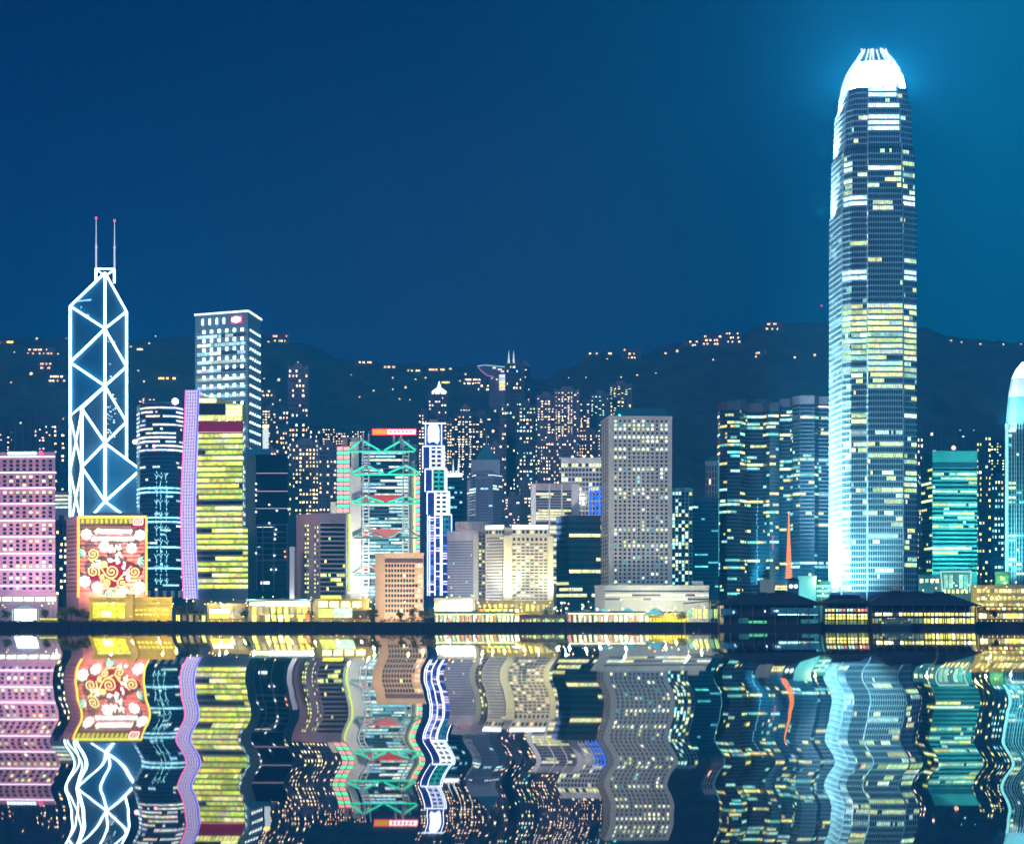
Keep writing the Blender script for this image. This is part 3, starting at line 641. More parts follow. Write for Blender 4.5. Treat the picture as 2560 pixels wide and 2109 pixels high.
# ---- blue neon stepped tower
def blue_neon_tower():
    Y = 1690.0
    t = thing("neon_tower", "slim stepped blue tower edged in white neon with a glowing arch sign on top", "tower", (X(1095, Y), Y + 12, GZ))
    tiers = [(1058, 1112, 1062, 1106), (1115, 1171, 1057, 1111), (1172, 1229, 1063, 1117), (1229, 1286, 1068, 1124), (1286, 1490, 1087, 1129)]
    wm = wall((.04, .07, .40), .5); nm = neon((.72, .84, 1.0), 3.0); facew = [None, (.75, .85, 1.3), (.02, .38, .32), (1.4, 1.5, 1.7), (.02, .20, .32)]
    zprev = None
    for k, (y0, y1, x0, x1) in enumerate(tiers):
        yy = Y - k * 3; z0 = GZ; z1 = Z(y0, yy); m = MB(); m.prism([(X(x0, yy), yy), (X(x1, yy), yy), (X(x1, yy), yy + 24), (X(x0, yy), yy + 24)], z0, z1); m.build("tier", wm, t)
        xm = x0 + (x1 - x0) * (.34 if k else .0); zb = Z(y1, yy)
        if k == 4: zb = Z(1488, yy)
        for x in ((x0, xm, x1 - (4 if k in (1, 2, 3) else 0), x1) if k else (x0 + 2, x1 - 2)):
            m = MB(); m.tube((X(x, yy), yy - .5, zb), (X(x, yy), yy - .5, z1), .42, 5); m.build("neon_tube", nm, t)
        m = MB(); e = 6 if k == 0 else 0; m.tube((X(x0 - e, yy), yy - .5, z1), (X(x1 + e, yy), yy - .5, z1), .55, 5); m.build("neon_tube", nm, t)
        if k == 0:
            m = MB(); m.slab((X(x0 + 4, yy), yy), (1, 0), (0, -1), 0, X(x1 - 4, yy) - X(x0 + 4, yy), zb, z1 - 1, 0, .3); m.build("sign_back", neon((.03, .09, .55), .8), t)
            m = MB(); c = P3(1084, 1086, yy); pts = []
            for a in range(13): pts.append(Vector((c.x + 4.6 * math.cos(math.pi * a / 12), yy - .5, c.z + 4 + 5.4 * math.sin(math.pi * a / 12))))
            pts += [Vector((c.x - 4.6, yy - .5, c.z - 5)), Vector((c.x - 3.4, yy - .5, c.z - 7.0)), Vector((c.x - .5, yy - .5, c.z - 5.5)), Vector((c.x + 3.2, yy - .5, c.z - 7.6)), Vector((c.x + 4.6, yy - .5, c.z - 5))]
            m.face(pts); m.face([p + Vector((0, .3, 0)) for p in reversed(pts)])
            for a, e2 in zip(pts, pts[1:] + pts[:1]): m.face([a, e2, e2 + Vector((0, .3, 0)), a + Vector((0, .3, 0))])
            m.build("arch_sign", neon((.85, .97, 1), 2.6), t)
            m = MB(); m.box((X(1083, yy), yy + 10, z1 + 2), (7, 6, 4)); m.build("roof_plant", CONC, t)
            continue
        fc = facew[k]; m = MB(); W = X(x1 - 6, yy) - X(xm + 1, yy); zbb = zb if k < 4 else Z(1340, yy); m.slab((X(xm + 1, yy), yy), (1, 0), (0, -1), 0, W, zbb + .5, z1 - 1.0, 0, .25, fc); m.build("lit_bay", PANE, t)
        nr = 5 if k < 4 else 4
        for r in range(nr):
            for c_ in range(2):
                m = MB(); zz = zbb + (z1 - zbb) * (r + .45) / nr; m.slab((X(xm + 1, yy), yy), (1, 0), (0, -1), W * (.1 + .48 * c_), W * (.42 + .48 * c_), zz, zz + 2.0, .25, .4); m.build("window", PANE, t)
    for r in range(30):
        zz = Z(1480 - r * 6.4, Y - 13)
        for x0, x1 in ((1069, 1086), (1088, 1104), (1106, 1127)):
            yy = Y - 9 if x0 < 1080 else Y - 12
            if x0 == 1106 and r > 22: continue
            m = MB(); c = pick([(.9, .8, 1.6), (.2, .3, 1.2), (1.5, 1.2, 1.2), (.1, .15, .7)]) if random.random() < .6 else (.02, .03, .2)
            m.slab((X(x0, yy), yy), (1, 0), (0, -1), 0, X(x1, yy) - X(x0, yy), zz, zz + 1.0, 0, .3, c); m.build("window_band", PANE, t)
    for x in (1069, 1074, 1087.5, 1105):
        m = MB(); yy = Y - 12.8; m.tube(P3(x, 1488, yy), P3(x, 1288, yy), .42, 5); m.build("neon_tube", nm, t)
blue_neon_tower()

# ---- tower of round windows
def porthole_tower():
    b = building("office_tower", "pale mauve tower covered with rows of round windows under a flat teal roof", "tower", [(1503, 1523), (1522, 1482), (1680, 1484)], 1043, 40, JARD)
    zt = Z(1042, 1482)
    def f(k): return None
    rowp = {39: .9, 38: .5, 36: .95, 35: .55, 33: .6, 28: .9, 26: .5, 23: .6, 22: .4, 21: .5, 18: .2, 13: .85, 12: .25, 9: .85, 6: .5, 15: .3, 4: .15, 2: .3}
    cur = {}
    def lit(r, c):
        p = rowp.get(r, .07)
        if random.random() > p: return None
        return pick([(1.3, 1.3, .6), (1.5, 1.5, 1.0), (.9, 1.0, .35), (1.3, 1.5, 1.3)], .6, 1.3) if random.random() < .85 else pick(TEAL, .4, .8)
    grid(b, 1, 41, 12, Z(1459, 1482), zt - 1.4, .50, .5, lit, YEL, .07, .945, roundw=True, out=.3)
    P, d, n, ln = frame(b, 0); m = MB()
    for k in range(41):
        zz = Z(1459, 1482) + (zt - Z(1459, 1482)) * k / 41
        for u in (.12, .36, .60, .80): m.tube(Vector((P.x + d.x * ln * u, P.y + d.y * ln * u, zz + 2)), Vector((P.x + d.x * ln * u + n.x * .3, P.y + d.y * ln * u + n.y * .3, zz + 2)), 1.15, 10)
    m.build("window", PANE_PALE, b.root, stuff=True)
    m = MB(); f0 = [Vector((X(1530, 1490), 1490)), Vector((X(1676, 1490), 1490)), Vector((X(1676, 1520), 1520)), Vector((X(1530, 1520), 1520))]; c = sum(f0, Vector((0, 0))) / 4
    f1 = [c + Vector(((p.x - c.x) * .82, (p.y - c.y) * .6)) for p in f0]; m.prism(f0, b.z1 + .5, b.z1 + 8, True, False, f1); m.build("roof", ROOFT, b.root)
    lamp_light(b.root, P3(1560, 1464, 1444), P3(1590, 1330, 1482), 1.6e5, (1, .95, .74), 'SPOT', 120, 2); lamp_light(b.root, P3(1650, 1464, 1440), P3(1620, 1250, 1482), 2.6e5, (1, .96, .80), 'SPOT', 100, 2)
    m = MB(); m.ball(P3(1549, 1038, 1484), 1.0, 8); m.build("roof_beacon", neon((.1, 1, .95), 2.5), b.root)
porthole_tower()

# ================================================================== OTHER BUILDINGS ALONG THE FRONT
# ---- pink hotel block with neon floor lines
def pink_block():
    b = building("office_block", "pink grey block with square windows and nine white neon floor lines", "building", [(-60, 1424), (138, 1420)], 1133, 40, MAUVE)
    z = lambda py: Z(py, 1420)
    P, d, n, ln = frame(b, 0); nl = neon((1, .82, 1), 2.6)
    for py in (1141, 1180, 1219, 1258.5, 1300.5, 1341, 1383, 1423, 1464):
        m = MB(); m.slab(P, d, n, 0, ln, z(py) - .35, z(py) + .35, 0, .5); m.build("neon_line", nl, b.root)
    m = MB()
    for py in (1141, 1180, 1219, 1258.5, 1300.5, 1341, 1383, 1423, 1464):
        for k in (1, 2, 3): m.slab(P, d, n, 0, ln, z(py + k * 10.2 + 5.2) - .08, z(py + k * 10.2 + 5.2) + .08, 0, .12)
    m.build("floor_joint", wall((.33, .23, .30)), b.root)
    lr = {6: 1, 3: .3, 12: .55, 10: .3, 15: .4, 17: .3, 20: .7, 22: .3, 25: .3}
    rows = []
    for py in (1141, 1180, 1219, 1258.5, 1300.5, 1341, 1383, 1423): rows += [py + 11, py + 21.5, py + 31.5]
    rest = MB(); cnt = 0; rl = root_loc(b.root); mesh0 = {}
    for r, py in enumerate(rows + [1470]):
        for c in range(12):
            x = X(9.5 + (c - 4) * 16.6, 1420); zz = z(py); p = lr.get(r, .06); k = pick([(1.5, 1.3, .45), (.9, 1.2, .6), (1.5, 1.5, 1.1)]) if random.random() < p else None
            if x > P.x + d.x * (ln - 1): continue
            kq = tuple(round(v * 4) / 4 for v in k) if k else (0, 0, 0)
            if k or (c >= 4 and cnt < 90):
                cnt += 1
                if kq not in mesh0:
                    m = MB(); m.col = kq; m.slab((0, 0), (1, 0), (0, -1), -1.1, 1.1, -.8, .8, 0, .12); mesh0[kq] = m.mesh("window", PANE)
                o = bpy.data.objects.new("window", mesh0[kq]); col.objects.link(o); o.parent = b.root; o.location = (x - rl.x, P.y + (x - P.x) * d.y / d.x - rl.y, zz - rl.z); o.rotation_euler = (0, 0, math.atan2(d.y, d.x))
            else: rest.slab((x, P.y + (x - P.x) * d.y / d.x), d, n, -1.1, 1.1, zz - .8, zz + .8, 0, .14)
    rest.build("window", PANE, b.root, stuff=True)
    m = MB(); m.slab(P, d, n, X(18, 1420) - P.x, X(92, 1420) - P.x, z(1137), z(1128), .3, .9); s = m.build("roof_sign", neon((.45, .9, 1), 1.2), b.root)
    for k in range(9):
        m = MB(); u = X(19 + k * 8.2, 1420) - P.x; m.slab(P, d, n, u, u + 1.6, z(1135.5), z(1129.5), .9, 1.3); m.build("sign_letter", neon((.95, 1, 1), 3), s)
    m = MB(); m.disc((X(104, 1420), 1419, z(1133)), 1.7, (1, 0), (0, -1), 12, .5); m.build("roof_sign", neon((1, .1, .3), 1.6), b.root)
    m = MB(); m.slab(P, d, n, 0, ln + 2, GZ, z(1488), 0, 3); m.build("podium", wall((.45, .36, .42)), b.root)
    for k in range(6):
        m = MB(); u = X(-20 + k * 28, 1420) - P.x; m.slab(P, d, n, u, u + 6.2, z(1502), z(1492), 3, 3.4, (1.6, 1.9, 1.3)); m.build("shop_window", PANE, b.root)
    lamp_light(b.root, P3(20, 1490, 1370), P3(50, 1250, 1420), 1.1e5, (1, .76, .95), "SPOT", 130, 3); lamp_light(b.root, P3(100, 1490, 1360), P3(80, 1330, 1420), 8e4, (1, .78, .9), "SPOT", 130, 3)
pink_block()

# ---- block carrying the festive light display
def display_block():
    Y = 1400
    b = building("office_block", "brown striped block carrying a huge festive neon display framed in yellow", "building", [(166, 1428), (196, 1402), (368, 1400)], 1291, 34, wall((.40, .24, .26)))
    z = lambda py: Z(py, Y)
    for i in (0, 1):
        P, d, n, ln = frame(b, i); m = MB()
        for k in range(17): m.slab(P, d, n, .2, ln - .2, z(1478 - k * 10.2), z(1473.6 - k * 10.2), 0, .25)
        m.build("window_band", wall((.24, .10, .10), .3), b.root)
    m = MB(); m.prism([(X(208, Y + 6), Y + 6), (X(360, Y + 6), Y + 6), (X(360, Y + 26), Y + 26), (X(208, Y + 26), Y + 26)], b.z1, z(1279), True, False, [(X(226, Y + 6), Y + 10), (X(352, Y + 6), Y + 10), (X(352, Y + 26), Y + 22), (X(226, Y + 26), Y + 22)]); m.build("roof_plant", wall((.42, .30, .36)), b.root)
    yy = Y - 1.2
    def V(px, py, o=0): return P3(px, py, yy - o)
    yn = neon((.95, 1, .10), 1.5); rdn = neon((1, .06, .10), 1.6); wn = neon((1, .93, .80), 2.6); pk = neon((1, .30, .22), 1.3); gnn = neon((.05, .75, .45), 1.3); on = neon((1, .78, .25), 1.9)
    def tb(pts, r, mat, name, lab=None):
        m = MB(); m.path(pts, r, 5); return m.build(name, mat, b.root, lab)
    tb([V(196, 1492), V(196, 1292)], .9, yn, "neon_frame"); tb([V(192.8, 1494), V(192.8, 1290)], .45, rdn, "neon_frame", "red neon frame line")
    tb([V(366, 1488), V(366, 1292)], .9, yn, "neon_frame"); tb([V(196, 1292), V(366, 1292)], 1.0, yn, "neon_frame"); tb([V(362.5, 1488), V(362.5, 1300)], .35, rdn, "neon_frame", "red neon frame line")
    for k in range(11): tb([V(206 + k * 12, 1297), V(206 + k * 12, 1308)], 1.0, neon((.85, .85, .05), 1.2), "neon_tassel")
    m = MB(); m.slab((V(331, 0).x, yy), (1, 0), (0, -1), 0, 9.2, z(1318), z(1293), 0, .4); lg = m.build("logo_plate", neon((.8, .01, .10), .9), b.root)
    def rr(cx, cy_, hw, hh):
        return [V(cx + hw * math.copysign(abs(math.cos(t)) ** .4, math.cos(t)), cy_ + hh * math.copysign(abs(math.sin(t)) ** .4, math.sin(t)), .8) for t in [2 * math.pi * k / 24 for k in range(25)]]
    m = MB(); m.path(rr(345, 1303, 11.5, 8.5), .4, 5); m.build("logo_outline", wn, lg)
    m = MB()
    for dx in (-4.5, 4.5):
        for dy in (-4, 0, 4): m.path([V(345 + dx - 3.4, 1303 + dy, .8), V(345 + dx + 3.4, 1303 + dy, .8)], .32, 4)
        m.path([V(345 + dx - 2.6, 1298, .8), V(345 + dx - 2.6, 1308, .8)], .3, 4); m.path([V(345 + dx + 2.6, 1298, .8), V(345 + dx + 2.6, 1308, .8)], .3, 4)
    m.build("logo_letter", neon((1, .85, .6), 1.8), lg)
    # the neon's red wash, put into a glowing panel behind the tubes
    m = MB(); pts = [(217, 1424), (232, 1409), (262, 1405), (285, 1400), (330, 1412), (354, 1425), (350, 1440), (312, 1449), (300, 1462), (275, 1468), (262, 1450), (225, 1450)]
    f = [V(a, c, .25) for a, c in pts]; m.face(f); m.build("red_wash_panel", neon((.85, .02, .09), .75), b.root)
    def flower(cx, cy_, r, mat=wn):
        m = MB()
        for k in range(8):
            a = 2 * math.pi * k / 8; m.ball(V(cx + math.cos(a) * r * .80, cy_ + math.sin(a) * r * .80, .8), r * .27 * .24, 6)
        m.ball(V(cx, cy_, .9), r * .27 * .34, 8)
        for k in range(8):
            a = 2 * math.pi * (k + .5) / 8; m.tube(V(cx, cy_, .8), V(cx + math.cos(a) * r * .9, cy_ + math.sin(a) * r * .9, .8), .35, 4)
        m.build("neon_flower", mat, b.root)
    for c in ((216, 1335, 14), (350, 1337, 14), (261, 1366, 14), (329, 1370, 14), (212, 1453, 15), (243, 1467, 14), (349, 1467, 15)): flower(*c)
    def script(x0, x1, y, hgt, sd_):
        rnd = random.Random(sd_); pts = []; n_ = int((x1 - x0) / 1.1)
        for k in range(n_ + 1):
            u = k / n_; pts.append(V(x0 + (x1 - x0) * u + 2.0 * math.cos(u * n_ * .9), y + hgt * .5 * math.sin(u * n_ * .9) * (.7 + .5 * rnd.random()), .8))
        return pts
    tb(script(239, 330, 1329, 10, 3), .8, wn, "neon_script"); tb(script(230, 336, 1347, 9, 5), .8, wn, "neon_script")
    tb([V(236, 1329, .8), V(246, 1321, .8), V(252, 1327, .8)], .7, neon((1, .95, .5), 2.2), "neon_script")
    def swirl(cx, cy_, r, turns, a0, mat=on, w_=.58):
        pts = [V(cx + r * (k / 40) * math.cos(a0 + turns * 2 * math.pi * k / 40), cy_ + r * (k / 40) * math.sin(a0 + turns * 2 * math.pi * k / 40), .6) for k in range(3, 41)]
        tb(pts, w_, mat, "neon_swirl")
    for c in ((233, 1428, 16, 2.1, 0), (279, 1428, 18, 2.2, 1.5), (336, 1429, 16, 2.2, 3), (232, 1384, 15, 2, 2), (305, 1458, 13, 1.8, 0), (266, 1455, 9, 1.7, 3), (256, 1443, 7, 1.7, 1), (260, 1409, 9, 1.8, 4)): swirl(*c)
    for pts in ([(222, 1395), (236, 1408), (252, 1418), (266, 1440), (290, 1452)], [(244, 1400), (262, 1408), (272, 1424)], [(292, 1455), (304, 1440), (320, 1424)], [(262, 1460), (272, 1470), (288, 1470)]): tb([V(a, c, .6) for a, c in pts], .6, on, "neon_swirl")
    # pale scaly blossoms climbing through the middle, and three leaves
    for cx, cy_, r in ((280, 1372, 12), (296, 1368, 11), (300, 1385, 11), (290, 1398, 14), (277, 1400, 10), (310, 1412, 12), (316, 1428, 12), (322, 1444, 11), (246, 1408, 13), (236, 1414, 9), (300, 1472, 10), (316, 1474, 8)):
        m = MB()
        for k in range(9):
            a = random.uniform(0, 6.28); q_ = random.uniform(.1, .8) * r; m.ball(V(cx + q_ * math.cos(a), cy_ + q_ * math.sin(a), .7), r * .075, 6)
        m.build("neon_blossom", neon((1, .90, .72), 2.2), b.root)
    for cx, cy_, a0 in ((212, 1378, 2.6), (345, 1400, .3), (272, 1474, 1.4)):
        m, g_ = MB(), MB()
        for da in (-.9, -.3, .3, .9):
            tip = V(cx + 18 * math.cos(a0 + da), cy_ + 18 * math.sin(a0 + da), .5); l = V(cx + 6 * math.cos(a0 + da - .7), cy_ + 6 * math.sin(a0 + da - .7), .5); r_ = V(cx + 6 * math.cos(a0 + da + .7), cy_ + 6 * math.sin(a0 + da + .7), .5); c0 = V(cx, cy_, .5)
            m.face([c0, l, tip, r_]); o_ = Vector((0, -.25, 0)); g_.path([l + o_, tip + o_, r_ + o_], .3, 4)
        lf = m.build("neon_leaf", neon((1, 1, .85), 1.8), b.root); g_.build("leaf_edge", gnn, lf)
    lamp_light(b.root, P3(282, 1500, 1375), P3(282, 1390, 1400), 5.5e5, (1, .36, .17), "SPOT", 140, 3)  # spot added in place of the neon's glow on the wall
display_block()

# ---- generic office and flat blocks: compact table
def office(name, label, foot, top, depth, wm, spec, cat="building", plants=(), Yb=None, group=None):
    b = building(name, label, cat, foot, top, depth, wm, group=group, base=Yb)
    Y = b.Y
    for s in spec:
        k = s[0]; a = dict(s[1]); y1 = a.pop("y1", top + 4); y0 = a.pop("y0", 1480)
        if k == "g": grid(b, a.pop("i", 0), a.pop("rows"), a.pop("cols"), max(b.z0, Z(y0, Y)), Z(y1, Y), **a)
        else: bands(b, a.pop("faces", [0]), a.pop("rows"), max(b.z0, Z(y0, Y)), Z(y1, Y), **a)
    for u0, u1, h in plants: plant(b, u0, u1, h, wm)
    return b

b = office("office_block", "navy glass block with thin lit lines beside the yellow banded tower", [(614, 1590), (640, 1562), (719, 1560)], 1139, 40, NAVY, [
    ("b", dict(rows=24, y0=1400, y1=1315, wh=.3, lit=.04, faces=[1])), ("b", dict(rows=5, y0=1478, y1=1405, wh=.5, lit=.05, faces=[1], mat=PANE_PALE))])
P, d, n, ln = frame(b, 1); LV = wall((.38, .34, .48))
for py in (1183, 1228, 1271, 1312):
    m = MB(); zz = Z(py, 1560); m.slab(P, d, n, 0, ln, zz, zz + .45, 0, .3); m.build("floor_line_light", neon((.75, .62, .75), .9), b.root)
for py in (1312, 1330, 1344, 1358, 1372, 1387, 1402):
    m = MB(); zz = Z(py, 1560); m.slab(P, d, n, 0, ln, zz, zz + (1.5 if py > 1400 else .7), 0, .6); m.build("lattice_rail", LV, b.root)
m = MB()
for u in (0, .2, .55, .97): m.slab(P, d, n, ln * u, ln * u + .9, Z(1478, 1560), Z(1312, 1560), 0, .45)
m.build("lattice_post", LV, b.root)
for px, py in ((640, 1209), (640, 1223), (640, 1237), (640, 1251), (640, 1279), (692, 1276), (673, 1261), (673, 1307), (688, 1335), (687, 1347), (690, 1323), (640, 1382), (686, 1388), (678, 1423), (690, 1423), (712, 1378), (713, 1391)):
    m = MB(); m.ball(P3(px, py, 1559), .8, 8); m.build("wall_lamp", neon((.85, .97, 1), 2.2) if px < 705 else neon((1, .45, .2), 2), b.root)
m = MB(); m.prism([(X(614, 1600), 1600), (X(678, 1600), 1600), (X(678, 1620), 1620), (X(614, 1620), 1620)], b.z1 - 4, Z(1121, 1600)); m.build("roof_plant", wall((.03, .28, .34)), b.root)

b = office("office_tower", "mauve concrete tower with paired yellow windows and dark curved balconies", [(741, 1500), (797, 1482), (865, 1484)], 1286, 32, wall((.42, .34, .42)), [
    ("g", dict(i=0, rows=16, cols=2, y0=1484, y1=1306, ww=.50, wh=.42, u0=.36, u1=.58, lit=.86, pal=[(1.3, 1.3, .3), (1.1, 1.2, .3)])),
    ("g", dict(i=0, rows=16, cols=1, y0=1484, y1=1312, ww=.5, wh=.5, u0=.80, u1=.87, lit=.7, pal=[(.9, 1.0, .4)])),
    ("g", dict(i=0, rows=16, cols=1, y0=1484, y1=1312, ww=.5, wh=.45, u0=.92, u1=1., lit=.15, pal=[(.9, 1.0, .4)]))])
P, d, n, ln = frame(b, 1); Y = 1482; rh = (Z(1304, Y) - Z(1486, Y)) / 16
for k in range(16):
    zz = Z(1486, Y) + rh * k; p = .5 if k in (3, 4, 6, 7) else .08; ns = 12; cs = runs(ns, p, [(1.4, 1.4, .4), (1.0, 1.2, .25)], 2); m = MB()
    for j in range(ns): m.slab(P, d, n, ln * (.06 + .9 * j / ns), ln * (.06 + .9 * (j + 1) / ns), zz, zz + rh * .62, 0, .15, cs[j])
    m.build("window_band", PANE, b.root)
    m = MB(); q0 = [Vector((P.x + d.x * ln * u + n.x * o, P.y + d.y * ln * u + n.y * o)) for u, o in ((.05, .1), (.14, 1.6), (.87, 1.6), (.96, .1))]; m.prism(q0, zz + rh * .66, zz + rh * .95, True, True); m.build("balcony", wall((.58, .46, .48)), b.root)
plant(b, .3, .7, 2, MAUVE)
# tall white lit fin at the left flank
m = MB(); a = P3(724, 1482, 1478); m.prism([(a.x, 1478), (a.x + 3.2, 1478), (a.x + 3.2, 1486), (a.x, 1486)], GZ, Z(1366, 1478)); fin = m.build("light_fin", wall((.75, .74, .76)), b.root)
lamp_light(b.root, (a.x - 1, 1470, 8), (a.x + 1.5, 1479, 32), 3.0e4, (1, .95, .9), 'SPOT', 50, .5)

# beige grid block
b = office("office_block", "beige waterfront block with a grid of dark windows and one orange lit column", [(938, 1346), (962, 1340), (1059, 1342)], 1385, 26, BEIGE, [
    ("g", dict(i=1, rows=10, cols=10, y0=1532, y1=1407, ww=.68, wh=.62, u0=.0, u1=.77, lit=.02, pal=YEL)),
    ("g", dict(i=1, rows=10, cols=3, y0=1532, y1=1407, ww=.8, wh=.66, u0=.78, u1=.98, lit=.9, pal=[(1.1, .5, .22), (.9, .55, .3), (1.2, .8, .5)]))])
wline(b, 1, 0.0, .985, Z(1406, 1340), Z(1395, 1340), wall((.10, .07, .11)), "dark_band", .15)  # dark strip across the wall face
lamp_light(b.root, (X(950, 1300), 1300, 6), (X(990, 1340), 1340, 30), 1.3e5, (1, .78, .5), 'SPOT', 110, 1)

# ribbed hotel wing and white hotel
b = office("hotel", "pale grey hotel with fine grid windows and red lamps under its ribbed crown", [(1118, 1486), (1183, 1480), (1196, 1480), (1221, 1492)], 1330, 34, CONC_P, [
    ("g", dict(i=0, rows=22, cols=22, y0=1498, y1=1350, ww=.62, wh=.5, lit=.025, pal=[(1.2, 1.2, .6)], mat=PANE_PALE, limit=60)), ("g", dict(i=2, rows=18, cols=3, y0=1496, y1=1336, ww=.5, wh=.5, lit=.2, pal=[(1.3, 1.3, .5)]))])
m = MB(); P, d, n, ln = frame(b, 0)
for k in range(26): m.slab(P, d, n, 6 + k * 1.0, 6.55 + k * 1.0, b.z1 + .4, Z(1303, 1480), -1, .1)
m.prism([(p.x, p.y + 2) for p in (P + d * 6, b.pts[2] + Vector((5, 0)))] + [(b.pts[2].x + 5, 1505), (P.x + 6, 1505)], b.z1, Z(1304, 1480)); m.build("ribbed_crown", CONC_P, b.root)
for k in range(9):
    m = MB(); m.ball((P.x + 8 + k * 2.5 + random.uniform(-.7, .7), 1481, b.z1 + 1.6), .45, 6); m.build("roof_lamp", neon((1, .08, .14), 1.8), b.root)
wline(b, 1, 0, 1, GZ, b.z1 - 1, wall((.72, .66, .46)), "corner_pier", .8)

b = office("hotel", "cream floodlit hotel with glowing corner piers and a white lit cornice", [(1214, 1462), (1262, 1452), (1280, 1452), (1372, 1454)], 1322, 36, CREAM, [
    ("b", dict(faces=[0], rows=20, y0=1498, y1=1340, wh=.38, lit=.08, pal=[(1.2, 1.1, .5)], u0=.04, u1=.94, seg=1.6, mat=PANE_PALE, gap=.5)),
    ("g", dict(i=2, rows=18, cols=8, y0=1500, y1=1356, ww=.74, wh=.40, lit=.2, pal=[(1.4, 1.25, .6), (1.3, .9, .6)], u0=0, u1=.97, mat=PANE)),
    ("g", dict(i=2, rows=1, cols=8, y0=1352, y1=1343, ww=.5, wh=.8, lit=.1, pal=WARM, u0=0, u1=.97)), ("g", dict(i=2, rows=1, cols=8, y0=1333, y1=1325, ww=.6, wh=.9, lit=.2, pal=WARM, u0=0, u1=.97)), ("g", dict(i=0, rows=1, cols=6, y0=1333, y1=1325, ww=.6, wh=.9, lit=.1, pal=WARM))])
for i, u0, u1 in ((0, .02, .94), (2, .0, .97)):
    P, d, n, ln = frame(b, i); m = MB(); m.slab(P, d, n, ln * u0, ln * u1, b.z1 + .3, b.z1 + 2.9, -.5, .9); m.build("cornice_light", neon((.88, .98, 1), 2.6), b.root)
pier = wall((.80, .74, .50))
def pier_at(px0, px1, Yf, top):
    m = MB(); m.prism([(X(px0, Yf), Yf), (X(px1, Yf), Yf), (X(px1, Yf), Yf + 6), (X(px0, Yf), Yf + 6)], GZ, Z(top, Yf)); m.build("corner_pier", pier, b.root)
pier_at(1259, 1280, 1449, 1338); pier_at(1371, 1383, 1451, 1340)
for px in (1270, 1377):
    a = P3(px, 1512, 1436); lamp_light(b.root, a, (a.x, 1450, 34), 1.5e5 if px < 1300 else 8e4, (1, .88, .42), 'SPOT', 62, .6)
lamp_light(b.root, P3(1325, 1510, 1405), P3(1325, 1400, 1452), 1.0e5, (1, .97, .78), 'SPOT', 100, 1)
lamp_light(b.root, P3(1165, 1512, 1420), P3(1165, 1440, 1482), 1.1e5, (.9, .93, 1), 'SPOT', 100, 1)

bands_block = b = office("office_block", "white block with dark window bands between four pale piers behind the cream hotel", [(1327, 1600), (1449, 1602)], 1211, 36, CONC, [
    ("b", dict(rows=11, y0=1300, y1=1224, wh=.6, lit=lambda r, n: .12 if r > 3 else .8, pal=[(1.3, 1.3, .4), (1.1, 1.1, .6)], u0=.10, u1=.83, seg=1.6)),
    ("b", dict(rows=15, y0=1460, y1=1302, wh=.6, lit=.6, pal=[(1.3, 1.3, .4), (1.1, 1.1, .6)], u0=.10, u1=.83, seg=1.6))])
for u0, u1 in ((0, .10), (.365, .395), (.62, .65), (.84, 1.0)): wline(b, 0, u0, u1, Z(1460, 1600), b.z1 + .5, CONC_W, "pier", .9)
b = office("office_block", "white lattice block of square dark openings beside the tower of round windows", [(1403, 1722), (1515, 1720)], 1146, 34, CONC_W, [
    ("g", dict(rows=22, cols=13, y0=1420, y1=1156, ww=.74, wh=.66, lit=lambda r, c: (pick([(1.2, 1.2, .45), (1.3, 1.2, .7)]) if random.random() < (.75 if r in (21, 16) else .12) else None), dark=True))])
lamp_light(b.root, P3(1440, 1215, 1640), P3(1450, 1190, 1720), 1.6e5, (1, .98, .92), "SPOT", 120, 2)  # spot added to brighten the lattice front
for px in (1431, 1460, 1480):
    m = MB(); m.ball(P3(px, 1141, 1721), 1.0, 8); m.build("roof_lamp", neon((1, .95, .75), 2.2), b.root)
b = office("office_block", "dark navy block with yellow lit window rows left of the round window tower", [(1391, 1536), (1422, 1522), (1502, 1524)], 1291, 36, NAVY_W, [
    ("b", dict(faces=[1], rows=14, y0=1510, y1=1300, wh=.55, seg=1.6, lit=lambda r, n: {11: .95, 5: .85, 6: .3, 2: .7, 1: .5}.get(r, .02), pal=[(1.5, 1.4, .6), (1.3, 1.35, .7)], gap=.3)),
    ("b", dict(faces=[0], rows=14, y0=1510, y1=1300, wh=.5, seg=2, lit=lambda r, n: .4 if r in (2, 3, 1) else .0, pal=[(1.1, 1.1, .4)]))])
bl = neon((.02, .16, 1), 1.4)
m = MB()
for k in range(16): m.tube(P3(1476 + (k % 4) * 7, 1225 + (k // 4) * 16, 1530), P3(1480 + ((k * 7) % 4) * 6, 1232 + (k // 4) * 17, 1530), .7, 4)
m.tube(P3(1476, 1290, 1530), P3(1476, 1215, 1530), .6, 4); m.tube(P3(1500, 1290, 1530), P3(1500, 1215, 1530), .6, 4); m.tube(P3(1476, 1240, 1530), P3(1500, 1240, 1530), .6, 4)
m.build("roof_sign", bl, b.root)
b = office("office_block", "narrow pale framed block with tall lit window strips right of the round window tower", [(1680, 1512), (1712, 1510), (1731, 1518)], 1222, 30, wall((.35, .42, .45)), [
    ("g", dict(i=0, rows=26, cols=4, y0=1462, y1=1228, ww=.66, wh=.78, lit=.4, pal=[(1.0, 1.3, 1.0), (1.3, 1.4, .6), (.6, 1.3, 1.3)])), ("g", dict(i=1, rows=26, cols=2, y0=1462, y1=1228, ww=.66, wh=.78, lit=.25, pal=YEL))])
